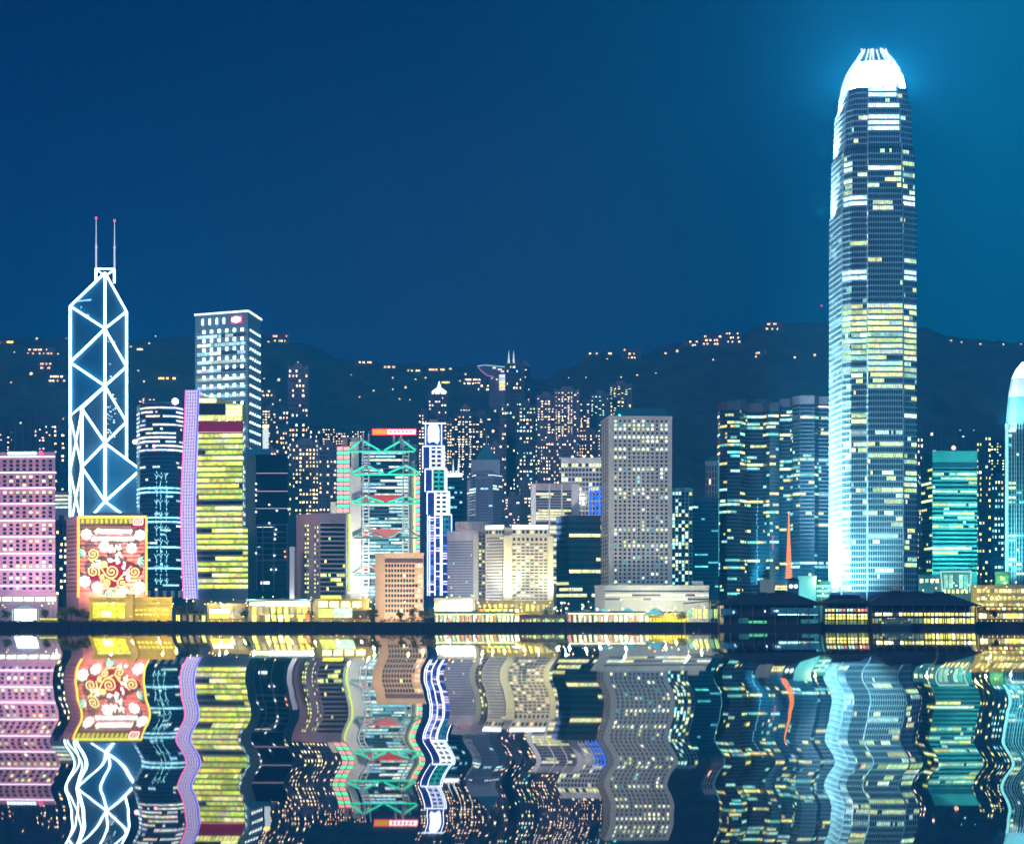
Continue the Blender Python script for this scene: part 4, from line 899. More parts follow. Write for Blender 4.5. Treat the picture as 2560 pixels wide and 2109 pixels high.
b = office("office_block", "low white stepped podium with long window rows below the round window tower", [(1487, 1432), (1512, 1428), (1772, 1430)], 1466, 30, wall((.76, .74, .62)), [
    ("b", dict(faces=[1], rows=3, y0=1502, y1=1472, wh=.42, seg=1.3, lit=.5, pal=[(1.2, 1.4, 1.1), (1.2, 1.2, .5)], gap=.35, runlen=8))], plants=((.2, .3, 3), (.35, .6, 2.5), (.85, .95, 4)))
lamp_light(b.root, P3(1640, 1515, 1385), P3(1640, 1480, 1430), 7e4, (1, .97, .68), 'SPOT', 130, 1)

b = office("office_tower", "dark teal block with scattered lit windows between the framed block and twin towers", [(1728, 1562), (1796, 1560)], 1247, 34, TEALD, [
    ("b", dict(rows=22, y0=1470, y1=1252, wh=.42, lit=.14, pal=TEAL, seg=2.4, mat=PANE_TEAL, runlen=3))])
b = office("office_tower", "grey tower top with a pyramid roof behind the dark teal block", [(1764, 1822), (1800, 1820)], 1155, 30, wall((.30, .36, .44)), [
    ("g", dict(rows=5, cols=5, y0=1245, y1=1162, ww=.55, wh=.8, lit=.02))])
m = MB(); c = b.ctr; m.prism(b.foot, b.z1 + 1, Z(1136, 1820), True, False, [(c.x + (p.x - c.x) * .15, c.y + (p.y - c.y) * .15) for p in b.foot]); m.build("roof", ROOFT, b.root)
lamp_light(bands_block.root, P3(1345, 1330, 1520), P3(1380, 1260, 1600), 2.2e5, (1, .97, .9), 'SPOT', 110, 2)  # unseen spot added to whiten the pale piers
# twin rounded towers
EXT = (1.2, 1.2, .45)
def twin(label, foot, top, lt, plants):
    b = building("office_tower", label, "tower", foot, top, 36, EX_BAND, group=None)
    Y = b.Y; nf = len(foot) - 1
    zb = Z(1488, Y); rows = 50
    litrows = {k: random.choice([.35, .5, .65]) for k in random.sample(range(4, rows - 1), lt)}
    bands(b, range(nf), rows, zb, b.z1 - 5, .62, lambda r, n: (litrows.get(r, .07), [(1.2, 1.15, .3), (1.0, 1.1, .45), (.2, .8, .7), (.5, 1.1, .9)]), MIX, 2.0, 0, 1, mat=PANE_TEAL, gap=.06, out=.12, runlen=3)
    for u in plants: plant(b, u[0], u[1], 5, wall((.06, .16, .24)))
    return b
b = twin("left of two tall rounded towers banded in dusky pink stone", [(1794, 1590), (1800, 1576), (1818, 1568), (1850, 1568), (1862, 1578), (1868, 1584), (1908, 1584), (1916, 1578), (1924, 1574), (1947, 1576)], 1006, 15, ((.22, .46), (.6, .8)))
g = neon((.25, 1, .3), .9)
m = MB(); m.tube(P3(1797, 1440, 1578), P3(1797, 1140, 1578), .3, 4); m.build("edge_light", neon((.15, .75, .7), .7), b.root)
for px, y0, y1, c_ in ((1893, 1460, 1230, (.2, .9, 1)),):
    m = MB()
    for k in range(22): m.tube(P3(px + random.uniform(-2, 2), y0 - k * 10, 1580), P3(px + random.uniform(-2, 2), y0 - k * 10 - 6, 1580), .4, 4)
    m.build("outline_lights", neon(c_, 1.0), b.root)
m = MB()
for k in range(6): m.tube(P3(1932, 1340 + k * 6, 1572), P3(1932, 1343 + k * 6, 1572), .6, 4)
m.build("red_lights", neon((1, .05, .3), 1.3), b.root)
b = twin("right of two tall rounded towers, slightly higher and half behind the skyscraper", [(1949, 1584), (1976, 1582), (1982, 1570), (2000, 1562), (2036, 1562), (2046, 1568), (2072, 1570), (2100, 1580)], 992, 12, ((.35, .55),))
m = MB(); P, d, n, ln = frame(b, 3); m.slab(P, d, n, 0, ln, Z(1018, 1562), Z(1013, 1562), 0, .4); m.build("roof_light_strip", PANE, b.root)
wline(b, 5, 0, 1, Z(1019, 1570), Z(1015, 1570), neon((1, .85, .7), 1.8), "roof_light_strip", .5); wline(b, 0, .1, .95, Z(1040, 1582), Z(1036, 1582), neon((1, .8, .6), 1.6), "roof_light_strip", .5)
# teal floodlit block right of the skyscraper
b = office("office_block", "teal floodlit block with stepped stripes and a solid pale top band right of the skyscraper", [(2304, 1566), (2331, 1540), (2443, 1542)], 1130, 36, wall((.10, .50, .48)), [
    ("b", dict(faces=[1], rows=24, y0=1430, y1=1168, wh=.5, lit=lambda r, n: .75 if r in (22, 20, 18, 15, 12, 13, 10) else .1, pal=[(1.2, 1.2, .25), (.9, 1.3, .8), (.6, 1.2, .9)], seg=2.0, mat=PANE_TEAL)),
    ("b", dict(faces=[0], rows=24, y0=1430, y1=1168, wh=.5, lit=.2, pal=YEL, seg=2.0, mat=PANE_TEAL))])
wline(b, 1, 0, 1, Z(1168, 1540), Z(1155, 1540), wall((.02, .12, .18)), "dark_band", .2)  # darker strip below the solid top band
m = MB(); m.tube((b.ctr.x - 3, b.ctr.y, b.z1), (b.ctr.x - 3, b.ctr.y, Z(1083, 1560)), .3, 5); m.build("mast", STEEL, b.root)
m = MB(); m.ball(P3(2384, 1119, 1545), 1.8, 8); m.build("roof_lamp", neon((1, .55, .4), 2.2), b.root)
lamp_light(b.root, P3(2390, 1450, 1480), P3(2390, 1280, 1541), 3.5e5, (.20, 1, .9), 'SPOT', 110, 2)
# tower cut by the right edge
def edge_tower():
    Y = 1480; b = building("skyscraper", "teal lit tower with a bright pointed crown at the right edge", "tower", [(2514, Y), (2521, Y - 4), (2540, Y - 6), (2640, Y - 6)], 1058, 40, wall((.03, .16, .20), .3), parapet=False)
    zb, zt = Z(1440, Y), b.z1
    bands(b, [0, 1, 2], 32, zb, zt, .5, .25, [(.9, 1.2, .8), (1.3, 1.3, .5), (.2, .9, .9)], 1.8, mat=PANE_TEAL, gap=.3, runlen=2)
    fm = wall((.45, .68, .70), .5)
    for i in (0, 1, 2):
        P, d, n, ln = frame(b, i); m = MB()
        for k in range(int(ln / 2) + 1): m.slab(P, d, n, k * 2, k * 2 + .35, GZ, zt, 0, .5)
        m.build("mullion", fm, b.root)
    m = MB(); m.tube(P3(2517, 1435, Y - 6), P3(2517, 1058, Y - 6), .9, 5); m.build("edge_neon", neon((.3, 1, 1), 1.6), b.root)
    c = Vector((X(2577, Y), Y + 14)); prev = b.foot; z0 = zt
    for py, s, mt in ((992, .88, wall((.10, .3, .36), .4)), (945, .72, wall((.5, .62, .64))), (920, .5, neon((.85, 1, 1), 2.4)), (900, .2, neon((.85, 1, 1), 2.4))):
        f = [c + (p - c) * s for p in b.foot]; m = MB(); m.prism(prev, z0, Z(py, Y), True, False, f); m.build("crown_tier", mt, b.root); prev = f; z0 = Z(py, Y)
    lamp_light(b.root, P3(2500, 1440, Y - 40), P3(2545, 1250, Y), 3.5e5, (.3, 1, .95), 'SPOT', 110, 2)
    lamp_light(b.root, P3(2500, 1060, Y - 30), P3(2550, 970, Y), 3e5, (.8, 1, 1), 'SPOT', 90, 2)
edge_tower()
# domed and spired offices in the middle
b = office("office_tower", "blue grey rounded tower with a teal pyramid roof and flagpole behind the hotels", [(1168, 1662), (1190, 1640), (1232, 1638), (1256, 1652)], 1184, 36, GREYB, [
    ("b", dict(faces=[0, 1, 2], rows=16, y0=1310, y1=1196, wh=.5, lit=lambda r, n: .06 if r != 12 else .45, pal=COOL, seg=2.6, mat=PANE_PALE, gap=.6)), ("b", dict(faces=[0, 1, 2], rows=1, y0=1190, y1=1184, wh=.4, lit=.95, pal=[(1.2, 1.4, 1.4)], seg=1.8, gap=.5))])
m = MB(); c = Vector((X(1214, 1655), 1660)); Y = 1655
def sq(px0, px1, dy): return [(X(px0, Y), Y - dy), (X(px1, Y), Y - dy), (X(px1, Y), Y + dy), (X(px0, Y), Y + dy)]
m.prism(sq(1178, 1250, 12), b.z1, Z(1152, Y)); m.build("upper_tier", wall((.24, .31, .42)), b.root)
m = MB(); m.prism(sq(1189, 1247, 12), Z(1152, Y), Z(1125, Y), True, False, sq(1204, 1231, 5)); m.prism(sq(1204, 1231, 5), Z(1125, Y), Z(1108, Y), True, False, sq(1214, 1219, 1)); rf = m.build("roof", ROOFT, b.root)
m = MB(); m.tube(P3(1216, 1110, Y), P3(1216, 1084, Y), .3, 5); m.build("flagpole", STEEL, rf)
b = office("office_block", "teal block with two white spires between the neon tower and the pyramid roof", [(1116, 1722), (1156, 1720)], 1190, 30, wall((.03, .28, .34)), [
    ("b", dict(rows=9, y0=1310, y1=1200, wh=.4, lit=.45, pal=[(.9, 1.4, 1.3), (.4, 1.0, 1.0)], seg=2, mat=PANE_TEAL, runlen=2))])
wline(b, 0, 0, 1, b.z1 - .5, b.z1 + 2.5, neon((.9, 1, .97), 2.6), "roof_light_strip", .6)
for px in (1133, 1146):
    m = MB(); m.tube(P3(px, 1188, 1722), P3(px, 1146, 1722), 1.2, 6, .1); m.build("spire", neon((.75, .95, 1), 1.2), b.root)

# ================================================================== HOUSING TOWERS BEHIND
def flats(label, x0, x1, top, Y, wm=RESI, rows=24, cols=6, lit=.28, pal=ROSE, bot=None, group="housing towers behind the front row", ww=.42, wh=.42, plants=((.3, .7, 4),), name="apartment_tower"):
    zb = max(GZ, terrain(X((x0 + x1) / 2, Y), Y) - 3); b = building(name, label, "apartment tower", [(x0, Y), (x1, Y)], top, 22, wm, base=zb, group=group, parapet=False)
    vis = Z(bot or 1330, Y); z0 = max(zb + 2, vis)
    P, d, n, ln = frame(b, 0)
    m = MB()
    for k in range(0, cols + 1, 2): m.slab(P, d, n, ln * k / cols * .94, ln * (k / cols * .94 + .06), zb, b.z1 + 1.2, 0, 1.0)
    m.build("bay_rib", wm, b.root)
    hot = [random.random() < .65 for _ in range(rows)]; cl = set(random.sample(range(cols), max(1, cols * 2 // 3)))
    grid(b, 0, rows, cols, z0, b.z1 - 2, ww, wh, lambda r, c: (pick(pal, .8, 2.3) if random.random() < lit * (2.3 if hot[r % len(hot)] and c in cl else .7) else None), pal, dark=True, out=.2, jit=(.6, .9, 1.1, 1.6))
    for u in plants: plant(b, u[0], u[1], u[2], wm)
    return b
FL = [
 ("slim pale housing slab rising highest between the white light tower and the bank", 720, 771, 916, 2150, RESI2, 30, 6, .25, ROSE, 1290),
 ("narrow housing block at the left foot of the slim pale slab", 689, 722, 1021, 2120, RESI, 22, 4, .25, ROSE, 1290),
 ("housing block with a bright yellow upper row behind the navy glass block", 729, 798, 1104, 1960, RESI2, 18, 8, .4, [(1.6, 1.4, .5), (1.5, 1.1, .7)], 1290),
 ("low housing block left of the bank's coloured stair lights", 797, 842, 1110, 1900, RESI, 16, 5, .3, ROSE, 1290),
 ("pale slab behind the navy block, under the lit lamp mast", 655, 692, 1124, 1905, RESI2, 14, 4, .3, ROSE, 1290),
 ("block of flats with many bright windows right of the blue neon tower", 1135, 1180, 1034, 2140, RESI3, 26, 5, .45, ROSE, 1200),
 ("block of flats just right of the brightly lit flats, over the twin spires", 1180, 1226, 1034, 2150, RESI3, 26, 5, .28, ROSE, 1200),
 ("dark flats directly behind the teal pyramid roof", 1222, 1252, 1066, 2130, RESI3, 20, 4, .15, ROSE, 1330),
 ("tall lilac housing slab left of the twin spired tower", 1248, 1266, 1012, 2110, RESI2, 30, 3, .12, ROSE, 1330),
 ("broad dark flats below the twin spires with teal and yellow windows", 1290, 1340, 1012, 2090, RESI3, 34, 6, .32, MIX + ROSE, 1330),
 ("pinkish housing tower with stacked square lit windows at its left edge", 1342, 1386, 988, 2080, RESI2, 32, 5, .35, ROSE, 1200),
 ("tallest pinkish housing tower with two thin roof antennas", 1386, 1449, 974, 2075, RESI2, 32, 8, .36, ROSE, 1150),
 ("slim pink flats between the antenna tower and the dark slab", 1449, 1474, 1003, 2085, RESI2, 28, 3, .4, ROSE, 1150),
 ("dark slab of flats left behind the round window tower", 1476, 1523, 984, 2100, RESI, 28, 5, .2, MIX, 1130),
 ("dark stepped flats rising behind the round window tower's flat roof", 1523, 1580, 960, 2120, RESI, 28, 6, .2, [(1.5, 1.4, .5)], 1040),
 ("dark block with scattered lit rooms left of the triangular neon tower", 36, 172, 1036, 2040, wall((.03, .05, .12)), 24, 14, .10, WARM, 1290),
 ("dark block at the left edge above the pink block", -40, 34, 1072, 2060, wall((.03, .05, .12)), 10, 8, .18, ROSE, 1140),
 ("low lilac flats seen between hotels and the white pier block", 1262, 1300, 1240, 1760, RESI3, 12, 4, .25, [(1.6, 1.0, .9), (1.4, .7, .5)], 1330),
 ("teal grey low flats against the white pier block", 1300, 1328, 1200, 1780, RESI3, 14, 3, .3, [(1.6, 1.0, .9), (1.4, 1.0, .5)], 1330),
 ("dark tower of small pink windows just right of the skyscraper", 2292, 2342, 1072, 1960, wall((.02, .07, .13)), 22, 6, .3, ROSE, 1400),
 ("dark flats with yellow rooms right of the teal floodlit block", 2440, 2478, 1070, 1950, wall((.02, .08, .14)), 26, 5, .26, YEL, 1440),
 ("faint dark flats behind the teal floodlit block's roof", 2395, 2440, 1062, 2000, wall((.02, .07, .13)), 12, 5, .06, TEAL, 1130),
 ("dark flats with green lit rooms beside the right edge tower", 2478, 2518, 1192, 1900, wall((.02, .10, .16)), 16, 5, .35, MIX, 1440),
 ("lilac block squeezed between the pink block and the display block", 138, 168, 1300, 1520, wall((.14, .12, .24)), 12, 3, .3, [(.9, 1.2, .9), (1.3, 1.2, .5)], 1490),
]
FL += [
 ("short flats just left of the slim pale slab's base", 700, 724, 1072, 2060, RESI2, 18, 4, .4, WARM, 1290),
 ("flats stepping up right of the slim pale slab", 768, 800, 1058, 2120, RESI, 20, 5, .3, ROSE, 1290),
 ("low warm lit flats on the slope between the slab and the bank", 800, 838, 1066, 2180, RESI3, 10, 6, .45, WARM, 1130),
 ("low flats on the slope just behind the bank's left stair tower", 838, 872, 1076, 2170, RESI3, 8, 5, .45, ROSE, 1130),
 ("slope flats seen left of the bank's roof sign", 872, 926, 1072, 2190, RESI, 8, 8, .35, WARM, 1120),
 ("slender flats left of the white pyramid cap tower", 1046, 1068, 1030, 2110, RESI3, 20, 3, .35, ROSE, 1190),
 ("flats filling the gap right of the white pyramid cap tower", 1117, 1136, 1052, 2120, RESI3, 18, 3, .4, WARM, 1190),
 ("taller flats behind the brightly lit flats above the twin spires", 1150, 1176, 1018, 2200, RESI2, 8, 4, .3, ROSE, 1060),
 ("warm lit flats between the pyramid roof and the lilac slab", 1226, 1250, 1110, 1980, RESI2, 20, 4, .35, WARM, 1330),
 ("thin flats squeezed under the twin spired tower's right side", 1326, 1344, 1040, 2140, RESI3, 26, 3, .4, MIX + WARM, 1330),
 ("lower pink flats in front of the pinkish tower with stacked windows", 1350, 1404, 1100, 1960, RESI2, 12, 8, .3, ROSE, 1210),
 ("pale flats under the antenna tower, left of the lattice block's roof", 1404, 1440, 1092, 1900, RESI2, 6, 6, .25, ROSE, 1150),
 ("low flats right of the antenna tower behind the lattice block", 1446, 1502, 1080, 1930, RESI, 8, 8, .35, WARM, 1150),
 ("dark flats behind the striped tower's roof", 346, 388, 990, 2150, RESI3, 6, 5, .3, ROSE, 1010),
 ("warm lit flats on the slope beside the white light tower's right edge", 655, 690, 1020, 2150, RESI, 14, 5, .3, WARM, 1120),
 ("tall dark flats rising just left of the pink block's right neighbour tower", 96, 136, 1058, 2000, wall((.035, .055, .12)), 20, 5, .2, ROSE, 1200),
 ("pale flats low between the skyscraper and the teal floodlit block", 2296, 2330, 1180, 1880, wall((.05, .12, .17)), 18, 5, .3, MIX, 1440),
 ("yellow windowed flats just left of the right edge tower's shoulder", 2476, 2512, 1100, 1990, wall((.02, .08, .14)), 12, 5, .25, YEL, 1190),
]
for f in FL: flats(f[0], f[1], f[2], f[3], f[4], f[5], f[6], f[7], f[8], f[9], f[10])
b = office("office_block", "small white banded block peeping out beside the triangular neon tower", [(138, 1702), (172, 1700)], 1232, 24, wall((.34, .34, .42)), [("b", dict(rows=4, y0=1272, y1=1234, wh=.5, lit=.9, pal=[(1.3, 1.3, .8), (.9, 1.2, 1.2)], seg=2))])
# twin spired tower
b = flats("tall dark residential tower ending in two lit white spires", 1265, 1312, 907, 2160, RESI3, 40, 6, .16, MIX + ROSE, 1330, group=None)
for px in (1272, 1284):
    m = MB(); m.tube(P3(px, 908, 2160), P3(px, 876, 2160), 1.3, 6, .12); m.build("spire", neon((.75, 1, .85), 1.1), b.root)
b2 = flats("lower grey tower leaning against the twin spired tower's right side", 1300, 1326, 910, 2175, RESI2, 30, 3, .12, ROSE, 1100, group=None)
# tower with a lit pyramid cap
b = flats("apartment tower with a brightly lit white pyramid cap above the neon tower", 1070, 1118, 985, 2130, RESI3, 22, 6, .35, ROSE, 1190, group=None, plants=())
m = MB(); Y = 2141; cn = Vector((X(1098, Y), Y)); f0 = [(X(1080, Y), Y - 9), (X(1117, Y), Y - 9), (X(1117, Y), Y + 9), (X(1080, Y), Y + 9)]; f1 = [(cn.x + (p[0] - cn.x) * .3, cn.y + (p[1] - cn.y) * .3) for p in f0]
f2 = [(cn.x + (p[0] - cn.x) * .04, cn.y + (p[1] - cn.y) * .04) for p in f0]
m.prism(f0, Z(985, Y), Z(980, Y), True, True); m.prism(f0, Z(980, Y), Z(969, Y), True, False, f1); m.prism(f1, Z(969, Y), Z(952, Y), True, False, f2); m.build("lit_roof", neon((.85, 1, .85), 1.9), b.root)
# lamp mast behind the navy block
t = thing("light_mast", "floodlit white mast with a yellow lamp on top behind the navy glass block", "mast", (X(664, 1700), 1700, GZ))
m = MB(); m.tube((X(664, 1700), 1700, GZ), P3(664, 1072, 1700), 1.5, 8, 2.4); m.build("pole", neon((.8, .97, 1), 1.1), t)  # floodlighting put into the pole as emission
m = MB(); m.ball(P3(664, 1066, 1700), 3, 10, .6); m.build("lamp_head", neon((1, .8, .3), 2.6), t)
# hilltop lookout building with curved upswept roof
Y0 = 3000; hp = Vector((X(1228, Y0), Y0, terrain(X(1228, Y0), Y0)))
t = thing("lookout_building", "hilltop lookout with an upswept bowl shaped roof and coloured screen", "building", hp)
yy = Y0 - 10; m = MB(); bowl = [(1193, 915), (1200, 922), (1212, 933), (1226, 940), (1263, 941), (1263, 918), (1225, 914), (1212, 913)]
fp = [P3(a, c_, yy) for a, c_ in bowl]; m.face(list(reversed(fp))); m.face([p + Vector((0, 16, 0)) for p in fp])
for a, e in zip(fp, fp[1:] + fp[:1]): m.face([a, e, e + Vector((0, 16, 0)), a + Vector((0, 16, 0))])
m.build("roof", wall((.20, .16, .30)), t)
m = MB(); a = P3(1222, 985, yy + 4); m.prism([(a.x, yy + 2), (X(1263, yy), yy + 2), (X(1263, yy), yy + 14), (a.x, yy + 14)], hp.z - 5, Z(940, yy)); m.build("wall", wall((.15, .13, .2)), t)
m = MB(); m.path([P3(1193, 915, yy - 1), P3(1212, 912.5, yy - 1), P3(1226, 913.5, yy - 1), P3(1262, 917, yy - 1)], .9, 5); m.build("roof_edge_light", neon((.5, .9, 1), 1.0), t)
m = MB(); m.path([P3(1195, 917, yy - 1), P3(1204, 928, yy - 1), P3(1218, 938, yy - 1), P3(1235, 942, yy - 1)], .6, 5); m.build("roof_edge_light", neon((1, .4, .5), 1.0), t)
for r in range(5):
    m = MB(); m.slab((X(1248, yy), yy), (1, 0), (0, -1), 0, 8.4, Z(975 - r * 8, yy), Z(968 - r * 8, yy), -2, .5, [(1.5, 1.0, .9), (1.3, 1.2, .3), (1.2, 1.5, .6), (1.0, .8, 1.6), (.9, 1.3, 1.6)][r]); m.build("screen", PANE, t)
for px, py, ww in ((1232, 921, 8), (1245, 925, 10), (1252, 930, 8), (1228, 947, 4), (1240, 950, 5)):
    m = MB(); a = P3(px, py, yy); m.slab((a.x, yy), (1, 0), (0, -1), 0, ww * .55, a.z, a.z + 2, -2, .4 if py < 942 else .0, pick(ROSE)); m.build("window", PANE, t)

# ================================================================== LIGHTS AND HOUSES ON THE HILL
def hill_house(label, px0, px1, py0, py1, nw, pal=WARM, wm=None, bright=1.0, group="houses on the dark hillside"):
    """a house on the slope: py0 roof line, py1 foot in the photo"""
    p = on_hill((px0 + px1) / 2, py1 + 2); Y = p.y; wm = wm or wall((.10, .09, .11))
    t = thing("hillside_house", label, "house", p, group); w_ = X(px1, Y) - X(px0, Y); h = max(4.5, (py1 - py0) / F * Y); x0 = X(px0, Y)
    m = MB(); m.prism([(x0, Y), (x0 + w_, Y), (x0 + w_, Y + 10), (x0, Y + 10)], p.z - 6, p.z + h); m.build("wall", wm, t)
    m = MB(); m.prism([(x0 - .6, Y - .6), (x0 + w_ + .6, Y - .6), (x0 + w_ + .6, Y + 10.6), (x0 - .6, Y + 10.6)], p.z + h, p.z + h + .8, True, True); m.build("roof", ROOFD, t)
    rows = max(1, int(h / 5))
    for k in range(nw):
        c = pick(pal, 1.0 * bright, 1.9 * bright); r = k % rows; u = random.uniform(.03, .85); ww = min(w_ * .3, random.uniform(1.4, 3.4))
        m = MB(); zz = p.z + h * (r + .25) / rows; m.slab((x0, Y), (1, 0), (0, -1), w_ * u, w_ * u + ww, zz, zz + min(2.6, h / rows * .6), 0, .25, c); m.build("window", PANE, t)
HH = [
 ("brightly lit yellow villa on the hill at the left edge", -14, 39, 848, 858, 9, [(2.2, 1.5, .25), (2, 1.6, .4)], 1.4),
 ("long hillside block of small lit rooms left of the triangular tower", 60, 137, 867, 886, 14, WARM, 1.),
 ("stepped hillside flats just left of the triangular tower's edge", 94, 130, 902, 922, 9, WARM, 1.),
 ("lower hillside flats with yellow lights against the triangular tower", 118, 170, 934, 955, 12, WARM, 1.2),
 ("pale house with warm lights right of the triangular tower", 338, 362, 864, 876, 5, ROSE, 1.2),
 ("golden lit house above the round cornered striped tower", 390, 447, 934, 951, 10, [(2.2, 1.5, .2), (2, 1.3, .25)], 1.4),
 ("ridge houses with scattered lamps right of the white light tower", 678, 724, 832, 856, 10, WARM, 1.),
 ("ridge house with amber lamps at the left end of the long light chain", 886, 936, 898, 909, 8, WARM, 1.2),
 ("ridge houses in the middle of the long light chain", 955, 990, 907, 921, 6, WARM, 1.),
 ("ridge house with greenish lights of the long light chain", 1016, 1054, 917, 930, 8, [(1.6, 1.5, .4), (1.2, 1.5, .5)], 1.1),
 ("wide ridge house with orange lamps above the pyramid capped tower", 1070, 1116, 913, 928, 10, [(1.8, .9, .35), (1.8, 1.2, .4)], 1.2),
 ("yellow lit house right of the white pyramid cap", 1102, 1130, 947, 959, 7, [(1.6, 1.4, .3)], 1.1),
 ("long terraces of warm lights left of the hilltop lookout", 1156, 1216, 943, 962, 16, ROSE, 1.2),
 ("lower terraces of warm lights under the hilltop lookout", 1186, 1246, 958, 976, 12, [(1.7, 1.3, .5), (1.6, 1.1, .8)], 1.2),
 ("small house with three pinkish lights high on the bare ridge", 1466, 1500, 872, 888, 4, ROSE, 1.1),
 ("pair of pinkish lit houses on the bare ridge", 1518, 1532, 874, 887, 3, ROSE, 1.),
 ("ridge house with one teal light among warm ones", 1553, 1602, 868, 897, 8, ROSE + [(.3, 1.4, 1)], .9),
 ("low ridge house left of the largest ridge estate", 1706, 1746, 848, 866, 6, ROSE, 1.1),
 ("largest ridge estate of amber lights left of the twin towers' hill", 1754, 1810, 834, 862, 14, WARM, 1.2),
 ("ridge estate's right half with pale upper rooms", 1812, 1855, 827, 858, 10, ROSE, 1.1),
 ("highest hill house, above the twin rounded towers", 1908, 1958, 802, 826, 8, WARM, 1.1),
 ("small faint house below the highest hill house", 1886, 1914, 872, 886, 3, WARM, .9),
 ("lone hillside villa with three lights above the mauve balcony tower", 652, 690, 972, 992, 5, WARM, .9),
]
for h in HH: hill_house(h[0], h[1], h[2], h[3], h[4], h[5], h[6], None, h[7])
def hill_lamp(px, py, r, c=(1, .75, .4)):
    p = on_hill(px, py + 2.5); t = thing("hillside_lamp", "single road lamp glowing on the dark hillside", "lamp", p, "road lamps on the dark hillside")
    top = Z(py, p.y); m = MB(); m.tube((p.x, p.y, p.z - 2), (p.x, p.y, top), .25, 4); m.build("pole", DARKM, t); m = MB(); m.ball((p.x, p.y, top), r * 1.35, 6); m.build("lamp_head", neon(c, 2.4), t)
for px, py, r in ((92, 846, 1.5), (166, 846, .9), (145, 885, 1.3), (36, 880, .9), (78, 934, 2.0), (28, 956, 1.0), (327, 866, 1.1), (373, 858, 1.2), (389, 840, .9), (346, 927, 1.3), (360, 953, 1.2), (697, 949, 1.7), (671, 854, 1.2), (660, 946, .8),
                  (878, 937, .7), (982, 944, 1.2), (1039, 948, 1.1), (1064, 944, 1.1), (934, 976, 1.0), (982, 973, .9), (1014, 968, 1.4), (899, 992, .9), (999, 997, .9), (1025, 999, .7), (907, 903, 1.9), (1126, 923, 1.9), (1164, 935, 1.2), (1150, 952, .9),
                  (1664, 883, 1.5), (1693, 877, 1.6), (1783, 899, 1.0), (1890, 891, 1.2), (1912, 881, 1.2), (1987, 893, 1.4), (2037, 887, 1.5), (1422, 945, .9), (1465, 944, .9), (1553, 943, 1.0), (1593, 938, 1.3), (1640, 934, 1.4), (1518, 897, .8),
                  (2378, 851, 1.2), (2404, 855, 1.0), (2451, 860, 1.3), (2508, 861, 1.4), (2552, 861, 1.2), (1318, 945, 1.2), (1238, 1027, 1.2), (700, 1000, .9), (682, 1010, .9), (1345, 994, 1.0), (745, 905, .7), (1075, 997, .8)):
    hill_lamp(px, py, r)
t = thing("radio_mast", "thin mast with a red beacon on the hill beside the skyscraper", "mast", on_hill(2054, 790)); p = t.location.copy()
m = MB(); m.tube(p, (p.x, p.y, Z(765, p.y)), .4, 4); m.build("pole", DARKM, t); m = MB(); m.ball((p.x, p.y, Z(764, p.y)), 1.8, 8); m.build("beacon", neon((1, .05, .25), 1.8), t)

# ================================================================== WATERFRONT
def low_building(name, label, x0, x1, top, Y, depth, wm, cat="building"):
    return building(name, label, cat, [(x0, Y), (x1, Y)], top, depth, wm)
def pane_strip(b, x0, x1, y0, y1, Y, c, name="lit_window", mat=None, dy=.4, parent=None):
    m = MB(); a = P3(x0, y1, Y); e = P3(x1, y0, Y); m.slab((a.x, Y), (1, 0), (0, -1), 0, e.x - a.x, a.z, e.z, -.2, dy, c); return m.build(name, mat or PANE, parent or b.root)
# low yellow hall left
Y = 1300; YW = wall((.50, .38, .08))
b = low_building("low_hall", "low yellow lit hall in two wings with a small square tower by the quay", 222, 430, 1496, Y, 20, YW)
m = MB(); m.prism([(X(316, Y), Y - 3), (X(333, Y), Y - 3), (X(333, Y), Y + 5), (X(316, Y), Y + 5)], GZ, Z(1484, Y)); m.build("tower", wall((.55, .42, .22)), b.root)
pane_strip(b, 232, 314, 1506, 1513, Y, (1.0, .85, .08), "window_band"); pane_strip(b, 232, 312, 1514, 1544, Y, (.85, .80, .02), "lit_wall_panel"); pane_strip(b, 254, 278, 1527, 1541, Y, (1.8, 2.0, .6), "entrance", dy=.8)
for r in range(4):
    for k in range(8): pane_strip(b, 338 + k * 11, 346 + k * 11, 1500 + r * 11, 1505 + r * 11, Y, (.35, .28, .05) if r < 2 else (.9, .75, .1), "window")
for k in range(9): pane_strip(b, 234 + k * 9, 240 + k * 9, 1499, 1503, Y, (.25, .2, .1), "window")
# lit pavilions between the towers and the hotel row
b = low_building("pavilion", "low yellow pavilion with one glowing counter left of the long white lit pavilion", 518, 612, 1512, 1300, 14, wall((.34, .24, .08)))
pane_strip(b, 524, 574, 1522, 1533, 1300, (2.2, 2.2, 1.3)); pane_strip(b, 524, 574, 1534, 1545, 1300, (1.3, 1.1, .05)); pane_strip(b, 580, 606, 1518, 1546, 1300, (.35, .3, .12))
b = low_building("pavilion", "long low pavilion with a white light strip under its roof edge", 620, 778, 1500, 1310, 16, wall((.32, .25, .11)))
pane_strip(b, 626, 662, 1505, 1513, 1310, (1.8, 2.2, 1.2)); pane_strip(b, 664, 774, 1503, 1514, 1310, (2.6, 2.8, 2.4), dy=1.0)
for k in range(9): pane_strip(b, 630 + k * 16, 640 + k * 16, 1517, 1546, 1310, pick([(1.2, 1.0, .08), (1.4, 1.3, .3), (.5, .5, .2)]), "window")
m = MB(); m.slab((X(616, 1307), 1307), (1, 0), (0, -1), 0, X(780, 1307) - X(616, 1307), Z(1501, 1307), Z(1497, 1307), -14, 2); m.build("roof", wall((.06, .20, .24)), b.root)
b = low_building("pavilion", "low block with four glowing square windows left of the beige block", 780, 922, 1500, 1310, 16, wall((.30, .24, .10)))
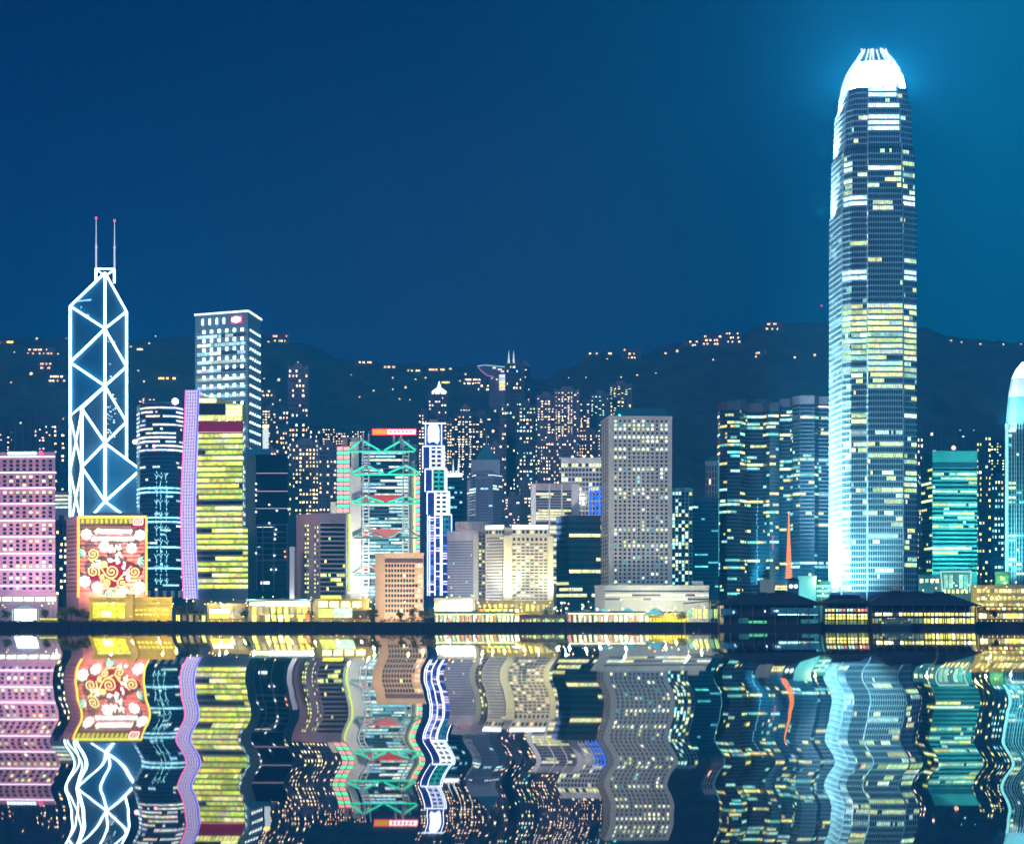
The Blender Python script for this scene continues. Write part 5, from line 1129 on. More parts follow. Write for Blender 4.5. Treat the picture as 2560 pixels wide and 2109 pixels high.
for k in range(4): pane_strip(b, 797 + k * 28, 819 + k * 28, 1503, 1517, 1310, (2.4, 2.4, .8), "lit_window")
pane_strip(b, 796, 832, 1521, 1543, 1310, (.8, .95, .12), "window"); pane_strip(b, 833, 880, 1519, 1543, 1310, (.6, 1.3, .6), "window"); pane_strip(b, 884, 918, 1525, 1546, 1308, (.02, .02, .05), "garage_door", wall((.04, .03, .07)))
pane_strip(b, 802, 852, 1488, 1498, 1312, (1.3, 1.2, .05), "roof_light_strip")
b = low_building("marquee_hall", "dazzling white lit hall front below the grey hotel", 1086, 1186, 1498, 1330, 14, wall((.6, .58, .55)))
pane_strip(b, 1100, 1180, 1502, 1525, 1330, (3, 3, 2.9), "lit_front"); pane_strip(b, 1086, 1099, 1508, 1526, 1330, (1.8, 1.5, .4), "lit_front")
m = MB(); m.prism([(X(1088, 1326), 1326), (X(1184, 1326), 1326), (X(1184, 1344), 1344), (X(1088, 1344), 1344)], Z(1499, 1326), Z(1494, 1326), True, True); m.build("roof", wall((.5, .5, .5)), b.root)
b = low_building("arcade_block", "yellow arcaded podium below the cream hotel", 1188, 1384, 1504, 1340, 18, wall((.40, .31, .11)))
for k in range(14): pane_strip(b, 1194 + k * 13.4, 1202 + k * 13.4, 1510, 1526, 1340, pick([(1.2, 1.0, .15), (.7, .55, .1), (1.6, 1.4, .5)], .4, 1.1), "arch_window")
# piers with columns
def canopy(label, x0, x1, yr, Y, ncol, pal, roofm):
    t = thing("pier_canopy", label, "pier shelter", (X((x0 + x1) / 2, Y), Y, GZ), "open pier shelters on the quay")
    zr = Z(yr, Y); m = MB(); e = 1.5
    m.prism([(X(x0, Y) - e, Y - 2), (X(x1, Y) + e, Y - 2), (X(x1, Y) + e, Y + 9), (X(x0, Y) - e, Y + 9)], zr, zr + 1.2, True, True, [(X(x0, Y), Y), (X(x1, Y), Y), (X(x1, Y), Y + 7), (X(x0, Y), Y + 7)]); m.build("roof", roofm, t)
    m = MB(); m.slab((X(x0, Y), Y - 1), (1, 0), (0, -1), 0, X(x1, Y) - X(x0, Y), zr - .7, zr - .05, 0, .4, pal[0]); m.build("roof_light_strip", PANE, t)
    for k in range(ncol + 1):
        x = X(x0 + (x1 - x0) * k / ncol, Y); m = MB(); m.tube((x, Y, GZ - 1), (x, Y, zr - .5), .28, 6, .5); m.build("column", wall((.62, .68, .55)), t)
    for k in range(ncol):
        xa, xb = x0 + (x1 - x0) * (k + .15) / ncol, x0 + (x1 - x0) * (k + .62) / ncol; m = MB(); m.slab((X(xa, Y + 6), Y + 6), (1, 0), (0, -1), 0, X(xb, Y) - X(xa, Y), GZ + .4, zr - 1.2, 0, .2, tuple(v * 1.0 for v in random.choice(pal))); m.build("lit_panel", PANE, t)
    m = MB(); m.slab((X(x0, Y), Y + 8), (1, 0), (0, -1), 0, X(x1, Y) - X(x0, Y), GZ, GZ + 1, 0, .3); m.build("bench_wall", wall((.25, .22, .2)), t)
    for k in range(3):
        u = (k + .5) / 3; lamp_light(t, (X(x0 + (x1 - x0) * u, Y), Y + 1, zr - 1.6), None, 2600, (1, .97, .65), 'POINT', size=.4, name="lamp")
canopy("open pier shelter of pale columns in front of the white lit hall", 1088, 1286, 1533, 1256, 19, [(1.1, 1.3, .5), (.5, .7, .3), (.9, .25, .1), (1.2, 1.2, .8)], wall((.42, .52, .30)))
canopy("open pier shelter of pale columns below the blue tents", 1420, 1610, 1532, 1256, 15, [(1.5, 1.5, .8), (1.0, .9, .5), (1.0, .3, .15), (1.3, 1.2, .6)], wall((.50, .52, .36)))
b = low_building("quay_kiosk", "low brown kiosk row with lit shutters between the two pier shelters", 1300, 1412, 1540, 1258, 6, wall((.30, .22, .14)))
for k in range(11): pane_strip(b, 1304 + k * 9.7, 1311 + k * 9.7, 1545, 1556, 1258, pick([(.8, .7, .2), (.3, .6, .2), (.3, .15, .1)], .3, 1.1), "shutter")
t = thing("hip_roof_shelter", "small shelter with a glowing yellow hipped roof behind the quay kiosks", "shelter", (X(1296, 1275), 1280, GZ))
m = MB(); f0 = [(X(1262, 1272), 1272), (X(1332, 1272), 1272), (X(1332, 1272), 1284), (X(1262, 1272), 1284)]; c = Vector((X(1296, 1272), 1278)); m.prism(f0, Z(1540, 1272), Z(1529, 1272), True, True, [(c.x + (p[0] - c.x) * .45, c.y + (p[1] - c.y) * .3) for p in f0]); m.build("roof", wall((.62, .45, .06)), t)
for p_ in f0:
    m = MB(); m.tube((p_[0] * 1.0 + (.6 if p_[0] < c.x else -.6), p_[1], GZ), (p_[0] + (.6 if p_[0] < c.x else -.6), p_[1], Z(1540, 1272)), .25, 6); m.build("post", CONC, t)
lamp_light(t, (c.x - 2, 1264, GZ + 7), None, 9000, (1, .75, .2), 'POINT', size=.5, name="lamp")
# blue tents
for k, (x0, x1, lab) in enumerate(((1484, 1532, "blue peaked tent left of the other two tents"), (1532, 1606, "blue peaked tent in the middle of the three tents"), (1610, 1664, "blue peaked tent right of the pier shelter columns"))):
    Y = 1290; t = thing("tent", lab, "tent", (X((x0 + x1) / 2, Y), Y, GZ), "blue tents behind the pier shelter"); xm = X((x0 + x1) / 2, Y)
    q_ = [(X(x0, Y), Y - 5), (X(x1, Y), Y - 5), (X(x1, Y), Y + 5), (X(x0, Y), Y + 5)]; m = MB(); m.prism(q_, Z(1536, Y), Z(1529, Y), False, False, [(xm + (p[0] - xm) * .5, Y + (p[1] - Y) * .5) for p in q_]); m.prism([(xm + (p[0] - xm) * .5, Y + (p[1] - Y) * .5) for p in q_], Z(1529, Y), Z(1520, Y), True, False, [(xm + (p[0] - xm) * .1, Y + (p[1] - Y) * .1) for p in q_]); m.build("roof", wall((.10, .42, .62)), t)
    for p_ in q_:
        m = MB(); m.tube((p_[0], p_[1], GZ), (p_[0], p_[1], Z(1536, Y)), .15, 5); m.build("post", WHITE, t)
    m = MB(); m.slab((X(x0 + 4, Y), Y + 3), (1, 0), (0, -1), 0, X(x1 - 4, Y) - X(x0 + 4, Y), GZ, Z(1540, Y), 0, .3, (.9, 1.0, .5)); m.build("lit_panel", PANE, t)
b = low_building("hoarding_fence", "bright yellow lit hoarding along the quay left of the dark pier", 1622, 1722, 1541, 1262, .6, wall((.55, .45, .05)), "fence")
for k in range(12): pane_strip(b, 1624 + k * 8.1, 1630 + k * 8.1, 1543, 1554, 1262, (.85, .75, .03), "panel", dy=.12)
# big piers
def pier(label, x0, x1, ytop, yeave, Y, apex, lit, dark=True, colr=(1.5, 1.4, .5)):
    t = thing("ferry_pier", label, "pier", (X((x0 + x1) / 2, Y), Y + 15, 0)); D = 34; yb = Y + D
    xa, xb = X(x0, Y), X(x1, Y); ze, zt = Z(yeave, Y), Z(ytop, Y)
    m = MB(); m.prism([(xa, Y), (xb, Y), (xb, yb), (xa, yb)], -1, 2.2, True); m.build("deck", QUAY, t)
    m = MB(); m.prism([(xa + 3, Y + 4), (xb - 3, Y + 4), (xb - 3, yb - 3), (xa + 3, yb - 3)], 2.2, ze); m.build("hall", DARKM, t)
    rm = wall((.035, .04, .06), .7, .3, .3)
    ap = [X(a, Y) for a in apex]; m = MB(); e = 2.5; lo_ = [(xa - e, Y - 1), (xb + e, Y - 1), (xb + e, yb + 1), (xa - e, yb + 1)]; ym = Y + D / 2
    r0, r1 = Vector((ap[0], ym, zt - apex_drop(apex))), Vector((ap[1], ym, zt)); Lz = [Vector((p[0], p[1], ze)) for p in lo_]
    m.face([Lz[0], Lz[1], r1, r0]); m.face([Lz[1], Lz[2], r1]); m.face([Lz[2], Lz[3], r0, r1]); m.face([Lz[3], Lz[0], r0]); m.face(list(reversed(Lz)))
    k0 = [Vector((v.x, v.y, ze - .5)) for v in Lz]
    for i in range(4): m.face([k0[i], k0[(i + 1) % 4], Lz[(i + 1) % 4], Lz[i]])
    rf = m.build("roof", rm, t)
    m = MB(); m.tube(r0 + Vector((0, 0, .2)), r1 + Vector((0, 0, .2)), .35, 5)
    for k in range(3):
        u = (k + .5) / 3; c_ = r0 + (r1 - r0) * u; m.box((c_.x, c_.y, c_.z + .6), (6, 3, 1.6))
    m.build("ridge_vent", rm, rf)
    nc = int((xb - xa) / 6)
    for k in range(nc + 1):
        x = xa + (xb - xa) * k / nc; m = MB(); m.tube((x, Y + .8, 2), (x, Y + .8, ze), .3, 6); m.build("column", wall((.12, .14, .17)), t)
    m = MB()
    for zz in (3.3, 7.6, 8.6): m.tube((xa, Y + .8, zz), (xb, Y + .8, zz), .12, 4)
    m.build("railing", wall((.14, .17, .2)), t)
    m = MB(); m.prism([(xa, Y + .4), (xb, Y + .4), (xb, Y + 4), (xa, Y + 4)], 6.7, 7.2, True, True); m.build("upper_deck", DARKM, t)
    for u0, u1, z0, z1, c in lit:
        m = MB(); ln = xb - xa; m.slab((xa, Y + 4), (1, 0), (0, -1), ln * u0, ln * u1, z0, z1, 0, .25, c); m.build("lit_window", PANE, t)
    return t
def apex_drop(a): return a[2] if len(a) > 2 else 0
lit = [(.14, .16, 8.6, 10.4, (.5, 1.0, 1.2)), (.02, .16, 8, 11.4, (.01, .05, .08)), (.20, .30, 3, 6.2, (.01, .07, .07)), (.30, .48, 3, 4.6, (.08, .45, .22)), (.45, .47, 9.4, 10.6, (1.2, 1.5, 1.5)), (.55, .60, 9.6, 10.8, (.9, 1.3, 1.4)), (.59, .80, 7.6, 8.5, (.7, 1.5, 1.4)), (.80, .99, 7.6, 8.2, (.2, .6, .5)), (.83, .86, 7.6, 8.6, (1.3, .5, .15)), (.52, .99, 8.6, 12, (.01, .05, .09)), (.82, .99, 3, 5.4, (.02, .10, .12)), (.10, .18, 9.2, 10.2, (.01, .09, .12))]
pt = pier("dark ferry pier with a long hipped roof and a few cyan lit windows", 1798, 2050, 1478, 1510, 1205, (1840, 1984, 3), lit)
tq = thing("clock_tower", "small square clock tower with two white dials behind the dark pier roof", "tower", (X(1984, 1260), 1260, GZ))
m = MB(); Y = 1256; m.prism([(X(1971, Y), Y), (X(1997, Y), Y), (X(1997, Y), Y + 6), (X(1971, Y), Y + 6)], GZ, Z(1450, Y)); m.build("wall", wall((.05, .2, .24)), tq)
m = MB(); m.prism([(X(1969, Y), Y - .4), (X(1999, Y), Y - .4), (X(1999, Y), Y + 6.4), (X(1969, Y), Y + 6.4)], Z(1450, Y), Z(1443, Y), True, True, [(X(1980, Y), Y + 2), (X(1988, Y), Y + 2), (X(1988, Y), Y + 4), (X(1980, Y), Y + 4)]); m.build("roof", DARKM, tq)
for px in (1977.5, 1989.5):
    m = MB(); c_ = P3(px, 1465, Y); m.tube(c_, c_ + Vector((0, -.3, 0)), 1.25, 14); dl = m.build("dial", neon((.85, 1, 1), 1.6), tq)
    m = MB(); m.tube(c_ + Vector((0, -.4, 0)), c_ + Vector((.2, -.4, .9)), .09, 4); m.tube(c_ + Vector((0, -.4, 0)), c_ + Vector((.6, -.4, -.2)), .09, 4); m.build("clock_hand", DARKM, dl)
# gangway left of the dark pier
tg = thing("gangway_shelter", "yellow lit gangway shelter with sloping roof and stairs left of the dark pier", "shelter", (X(1755, 1215), 1222, GZ))
Y = 1216; m = MB(); a, c_, e = P3(1712, 1506, Y), P3(1800, 1498, Y), Vector((0, 14, 0)); m.face([a, c_, c_ + e, a + e]); h_ = Vector((0, 0, -.7)); m.face([a + h_ + e, c_ + h_ + e, c_ + h_, a + h_]); m.face([a + h_, c_ + h_, c_, a]); m.face([a + e, a + e + h_, a + h_, a]); m.build("roof", wall((.22, .16, .10)), tg)
for k in range(5):
    m = MB(); x = X(1716 + k * 20, Y); m.tube((x, Y + 1, 0), (x, Y + 1, Z(1506 - k * 1.6, Y) - .5), .22, 6); m.build("post", wall((.6, .6, .4)), tg)
m = MB(); m.prism([(X(1714, Y), Y), (X(1798, Y), Y), (X(1798, Y), Y + 14), (X(1714, Y), Y + 14)], -1, 3.4, True); m.build("deck", QUAY, tg)
for k in range(6): pane_strip(None, 1720 + k * 13, 1729 + k * 13, 1522, 1545, Y + 10, pick([(.5, .7, .15), (.9, .9, .2), (.2, .5, .3)]), "lit_panel", parent=tg)
m = MB()
for k in range(9): m.box((X(1784 + k * 1.6, Y), Y - .6, 4 + k * .55), (.8, 1.4, .3))
m.build("stair", CONC, tg)
lamp_light(tg, P3(1745, 1512, Y + 4), None, 9000, (1, .9, .3), 'POINT', size=.4, name="lamp")
lit2 = []
for k in range(26):
    u = k / 26; lit2.append((u + .004, u + .034, 7.4, 9.2, pick([(1.8, 1.7, .5), (2.2, 2.2, 1.4), (1.3, 1.2, .2)], .5, 1.2) if k > 7 or random.random() < .4 else (.05, .06, .05)))
    lit2.append((u + .004, u + .034, 3.0, 6.0, pick([(1.6, 1.5, .3), (2.0, 2.0, 1.0), (1.0, 1.0, .1)], .4, 1.1) if k > 12 else pick([(.6, .5, .05), (.2, .3, .2)], .2, 1)))
pier("ferry pier with a dark hipped roof and two glowing storeys, right of the dark pier", 2180, 2440, 1484, 1512, 1215, (2225, 2390, -1), lit2)
lit3 = [(k / 12 + .01, k / 12 + .075, 5.5, 8.6, pick([(1.5, 1.3, .2), (1.8, 1.7, .6)], .5, 1.1)) for k in range(12)] + [(k / 12 + .01, k / 12 + .075, 10.0, 11.6, pick([(1.2, .9, .3), (.9, .3, .25), (.5, .9, .7)], .5, 1.1)) for k in range(12)] + [(k / 12 + .01, k / 12 + .075, 2.6, 5.0, pick([(.3, .35, .03), (.15, .2, .03)], .5, 1.1)) for k in range(12)]
pier("narrow yellow lit ferry pier under the floodlit foot of the skyscraper", 2062, 2172, 1491, 1507, 1222, (2085, 2160), lit3)
# moored ferry
bt = thing("ferry", "small dark two deck ferry moored at the glowing pier", "ferry", (X(2236, 1200), 1200, 0)); Y = 1200
def hullpts(z, s): 
    return [(X(2192, Y) + 2 - s * 2, Y), (X(2200, Y), Y - 2.6), (X(2272, Y), Y - 2.6), (X(2284, Y) - 2 + s * 2, Y), (X(2272, Y), Y + 2.6), (X(2200, Y), Y + 2.6)]
m = MB(); m.prism(hullpts(0, 0), -.5, 2.0, True, False, hullpts(2, 1)); m.build("hull", wall((.03, .07, .06), .4), bt)
for z0, z1, x0, x1, nm_ in ((2.0, 4.4, 2200, 2276, "lower_deck"), (4.7, 6.6, 2208, 2268, "upper_deck")):
    m = MB(); m.prism([(X(x0, Y), Y - 2.2), (X(x1, Y), Y - 2.2), (X(x1, Y), Y + 2.2), (X(x0, Y), Y + 2.2)], z0, z1); dk = m.build(nm_, wall((.10, .14, .13)), bt)
    for k in range(8):
        m = MB(); ln = X(x1, Y) - X(x0, Y); m.slab((X(x0, Y), Y - 2.2), (1, 0), (0, -1), ln * (k + .15) / 8, ln * (k + .8) / 8, z0 + .9, z1 - .5, 0, .1, random.choice([(.02, .06, .06), (.3, .5, .3), (.05, .12, .1)])); m.build("window", PANE, dk)
m = MB(); m.prism([(X(2204, Y), Y - 2.6), (X(2272, Y), Y - 2.6), (X(2272, Y), Y + 2.6), (X(2204, Y), Y + 2.6)], 6.6, 6.9, True, True); m.build("roof", DARKM, bt)
m = MB(); m.tube((X(2236, Y), Y, 6.9), (X(2236, Y), Y, 9.4), .9, 8, .7); m.build("funnel", wall((.2, .2, .18)), bt)
# blocks behind the piers
b = low_building("annex_block", "pale teal lit cube left of the skyscraper's foot", 1996, 2040, 1443, 1300, 12, wall((.25, .70, .70))); lamp_light(b.root, P3(2018, 1490, 1275), P3(2018, 1460, 1300), 2.2e4, (.4, 1, 1), 'SPOT', 100, .5)
b = low_building("annex_block", "grey block between the twin towers' feet and the clock tower", 1900, 1935, 1452, 1300, 12, wall((.32, .42, .44)))
b = low_building("annex_block", "small block with a cream lit gallery left of the clock tower", 1936, 1970, 1458, 1290, 10, wall((.30, .34, .30)))
for k in range(5): pane_strip(b, 1939 + k * 6.2, 1943.5 + k * 6.2, 1463, 1469, 1290, (1.2, 1.1, .5), "window")
pane_strip(b, 1937, 1969, 1471, 1474, 1290, (.9, .9, .3), "window_band")
b = low_building("annex_block", "low teal link building between the pale cube and the skyscraper", 2041, 2076, 1456, 1310, 12, wall((.10, .45, .48)))
for k in range(3): pane_strip(b, 2042, 2075, 1462 + k * 12, 1467 + k * 12, 1310, (.4, 1.3, 1.2), "window_band")
b = low_building("glass_hall", "teal glass hall with a white framed front below the floodlit block", 2296, 2352, 1440, 1340, 16, wall((.08, .38, .38)))
for k in range(4): pane_strip(b, 2300 + k * 13, 2308 + k * 13, 1446, 1456, 1340, pick([(1.2, 1.1, .5), (.6, 1.1, .8)]), "window")
b = low_building("glass_hall", "open white framed glass hall in front of the teal floodlit block", 2352, 2428, 1428, 1330, 16, wall((.06, .32, .34)))
m = MB()
for a_, c_ in (((2352, 1428), (2428, 1428)), ((2352, 1428), (2357, 1480)), ((2428, 1428), (2424, 1480))): m.tube(P3(*a_, 1329), P3(*c_, 1329), .5, 5)
m.build("frame", neon((.55, 1, .9), .9), b.root)
for k in range(5): pane_strip(b, 2360 + k * 12.5, 2370 + k * 12.5, 1436, 1470, 1330, pick([(.15, .7, .6), (.4, .9, .6), (.1, .4, .45)], .4, 1), "window")
for k in range(6): pane_strip(b, 2358 + k * 11, 2364 + k * 11, 1473, 1482, 1330, pick([(1.5, 1.3, .4)], .6, 1.2), "lit_window")
b = low_building("shop_block", "green lit glass box on the terraces at the right", 2488, 2524, 1432, 1330, 12, wall((.06, .30, .12))); pane_strip(b, 2491, 2521, 1437, 1458, 1330, (.06, .45, .15), "window"); pane_strip(b, 2500, 2512, 1440, 1450, 1330, (.7, .9, .2), "lit_window")
b = low_building("terrace_block", "long yellow terraced block with lit galleries at the right edge", 2428, 2640, 1466, 1310, 18, wall((.46, .42, .18)))
for r in range(3):
    for k in range(14): pane_strip(b, 2432 + k * 11, 2440 + k * 11, 1472 + r * 18, 1481 + r * 18, 1310, pick([(1.5, 1.1, .3), (1.6, 1.5, .6), (.5, .45, .1)], .3, 1.2), "lit_window")
b = low_building("terrace_block", "lower row of bright yellow stalls on the quay at the right edge", 2444, 2640, 1528, 1262, 8, wall((.4, .32, .1)))
for k in range(12): pane_strip(b, 2448 + k * 10, 2456 + k * 10, 1533, 1545, 1262, pick([(1.6, 1.3, .2), (2, 1.9, 1.0), (.6, .4, .1)], .4, 1.2), "lit_window")
# festive tree mast
t = thing("light_tree", "slender orange and red lit lattice spire before the twin towers", "light display", (X(1972, 1320), 1320, GZ)); Y = 1320
m = MB(); c_ = P3(1972, 0, Y)
for k in range(26):
    y0 = 1444 - k * 6.2; r0 = 2.4 * (1 - k / 27)
    for s in (-1, 1): m.tube((c_.x + s * r0, Y, Z(y0, Y)), (c_.x - s * r0 * .9, Y, Z(y0 - 6.2, Y)), .3, 4)
    m.tube((c_.x - r0, Y, Z(y0, Y)), (c_.x + r0, Y, Z(y0, Y)), .28, 4)
m.build("lattice_light", neon((1, .28, .08), 1.7), t); m = MB(); m.ball(P3(1972, 1281, Y), .8, 6); m.build("top_star", neon((1, .4, .5), 2), t)
m = MB(); m.tube((c_.x, Y, GZ), (c_.x, Y, Z(1445, Y)), .6, 6); m.build("pole", DARKM, t)
# glowing stage at the far left
t = thing("stage_tent", "dazzling white lit stage tent among trees at the left end of the quay", "tent", (X(58, 1285), 1285, GZ)); Y = 1285
m = MB(); m.prism([(X(36, Y), Y), (X(84, Y), Y), (X(84, Y), Y + 8), (X(36, Y), Y + 8)], GZ, Z(1522, Y)); m.build("tent_wall", neon((.86, 1, .97), 2.8), t)
q_ = [(X(32, Y), Y - .6), (X(88, Y), Y - .6), (X(88, Y), Y + 8.6), (X(32, Y), Y + 8.6)]; xm = X(60, Y); m = MB(); m.prism(q_, Z(1522, Y), Z(1511, Y), True, True, [(xm + (p[0] - xm) * .2, Y + 4 + (p[1] - Y - 4) * .2) for p in q_]); m.build("tent_roof", wall((.75, .78, .78)), t)
for p_ in q_:
    m = MB(); m.tube((p_[0], p_[1], GZ), (p_[0], p_[1], Z(1522, Y)), .15, 5); m.build("post", WHITE, t)
lamp_light(t, (xm, Y - 6, GZ + 5), None, 14000, (.8, 1, .95), 'POINT', size=1, name="lamp")
t = thing("parked_coach", "yellow lit coach parked on the quay by the dark trees at the left", "coach", (X(122, 1270), 1270, GZ)); Y = 1270
m = MB(); m.prism([(X(100, Y), Y - 1.2), (X(144, Y), Y - 1.2), (X(144, Y), Y + 1.2), (X(100, Y), Y + 1.2)], GZ + .5, GZ + 3.3); m.build("body", wall((.6, .5, .06), .4), t)
for k in range(6):
    m = MB(); ln = X(144, Y) - X(100, Y); m.slab((X(100, Y), Y - 1.2), (1, 0), (0, -1), ln * (k + .12) / 6, ln * (k + .88) / 6, GZ + 1.9, GZ + 2.9, 0, .05, (.9, .8, .2)); m.build("window", PANE, t)
for px in (108, 136):
    for dy in (-1.1, 1.1):
        m = MB(); m.tube((X(px, Y), Y + dy - .15, GZ + .5), (X(px, Y), Y + dy + .15, GZ + .5), .5, 10); m.build("wheel", DARKM, t)
# ---- hedges, trees, lamps
def leafcloud(m, c, rx, ry, rz, n, s):
    for _ in range(n):
        a = random.uniform(0, 6.283); u = random.uniform(-1, 1); q_ = random.random() ** .4; e = math.sqrt(1 - u * u)
        p = Vector((c[0] + rx * q_ * e * math.cos(a), c[1] + ry * q_ * e * math.sin(a), c[2] + rz * q_ * u)); v = Vector((random.gauss(0, 1), random.gauss(0, 1), random.gauss(0, 1))).normalized(); o = v.orthogonal().normalized(); w_ = v.cross(o); k = s * random.uniform(.6, 1.3)
        m.face([p + o * k, p + w_ * k * .7, p - o * k, p - w_ * k * .7])
def hedge(label, x0, x1, Y, h):
    o = MB(); xa, xb = X(x0, Y), X(x1, Y); n = int((xb - xa) * 26)
    for _ in range(n):
        x = random.uniform(xa, xb); hh = h * (.8 + .3 * math.sin(x * .9) * math.sin(x * .37)); p = Vector((x, Y + random.uniform(-.8, .8), GZ + random.uniform(0, hh))); v = Vector((random.gauss(0, 1), random.gauss(0, 1), random.gauss(0, 1))).normalized(); q_ = v.orthogonal().normalized(); w_ = v.cross(q_); k = .35 * random.uniform(.6, 1.3)
        o.face([p + q_ * k, p + w_ * k, p - q_ * k, p - w_ * k])
    ob = o.build("hedge", LEAF); tag(ob, label, "hedge")
hedge("dark clipped hedge along the quay in front of the yellow hall", 150, 470, 1253.2, 1.7); hedge("dark low hedge along the quay below the lit pavilions", 475, 930, 1253.2, .9); hedge("dark bumpy shrubs on the quay in front of the beige block", 950, 1086, 1253.2, 3.6); hedge("dark hedge at the quay's far left below the stage tent", -60, 92, 1253.2, 1.6)
def tree(label, px, Y, h, r, leaf=None, n=520, group="trees along the waterfront"):
    x = X(px, Y); t = thing("tree", label, "tree", (x, Y, GZ), group); m = MB(); m.tube((x, Y, GZ), (x + .2, Y, GZ + h * .5), .28, 6, .16)
    for k in range(5):
        a = k * 1.26 + random.random(); m.tube((x + .1, Y, GZ + h * (.32 + .05 * k)), (x + r * .6 * math.cos(a), Y + r * .6 * math.sin(a), GZ + h * (.6 + .06 * k)), .13, 5, .05)
    m.build("trunk", BARK, t); m = MB()
    for k in range(9):
        a = random.uniform(0, 6.28); q_ = random.uniform(.1, .75) * r; leafcloud(m, (x + q_ * math.cos(a), Y + q_ * math.sin(a), GZ + h * random.uniform(.45, .85)), r * .5, r * .5, h * .17, n // 9, .42)
    m.build("crown", leaf or LEAF, t)
TR = [("broad dark tree left of the yellow hall, largest of its clump", 178, 1278, 11.5, 5.2, None), ("dark tree at the left rim of the clump beside the yellow hall", 156, 1280, 10, 4.0, None), ("dark tree touching the yellow hall's left corner", 202, 1280, 9.5, 4.0, None),
 ("small dark tree right of the stage tent", 112, 1282, 8.5, 2.6, None), ("green lit bush tree beside the parked coach", 148, 1274, 4.5, 3.4, LEAF_LIT), ("dark tree left of the stage tent", 16, 1285, 8.5, 3.0, None),
 ("dark tree under the lilac slab of the yellow tower", 452, 1278, 10.5, 4.2, None), ("dark tree right of the lilac slab's foot", 478, 1280, 9.5, 4.0, None), ("small dark tree at the right of the slab's foot trees", 506, 1282, 8, 2.6, None),
 ("thin tree in front of the beige block's lower right", 1032, 1290, 10, 3.6, wall((.12, .10, .03))), ("thin tree right beside the beige block", 1056, 1292, 9, 3.2, wall((.12, .10, .03))), ("small tree lit by yellow lamps below the beige block", 1000, 1288, 7.5, 2.8, wall((.14, .13, .03))),  # yellow leaf colour carries the lamplight
 ("round grey green tree right of the cream hotel", 1366, 1300, 12, 4.4, wall((.07, .09, .06))), ("dark round tree on the quay left of the gangway shelter", 1702, 1262, 6.5, 3.4, None), ("small dark tree next to the round tree by the gangway", 1676, 1264, 4.8, 2.0, None),
 ("yellow lit tree right of the glowing pier", 2462, 1268, 10, 4.2, wall((.16, .14, .03))), ("dark tree among the yellow stalls on the right", 2486, 1259, 8, 3.2, None), ("green lit tree on the terraces at the right", 2452, 1300, 12, 3.6, LEAF_LIT), ("leafy tree by the right picture edge stalls", 2538, 1280, 9, 3.4, wall((.14, .13, .03))),  # lamplight on the lit crowns is put into their leaf colour
 ("dim tree in front of the low block with four glowing windows", 926, 1288, 9, 3.0, wall((.09, .07, .05)))]
for a in TR: tree(*a)
def lamp(label, px, py, Y, c=(1, .82, .35), r=.55, pw=5000, heads=1):
    x = X(px, Y); zt = Z(py, Y); t = thing("street_lamp", label, "street lamp", (x, Y, GZ), "lit street lamps along the waterfront")
    m = MB(); m.tube((x, Y, GZ), (x, Y, zt), .12, 5, .08); m.build("pole", DARKM, t)
    m = MB(); m.ball((x, Y - .3, zt + r * .6), r, 8); m.build("lamp_head", neon(c, 3.5), t)
    if pw: lamp_light(t, (x, Y - 1.6, zt + .2), None, pw, c, 'POINT', size=.4, name="bulb")
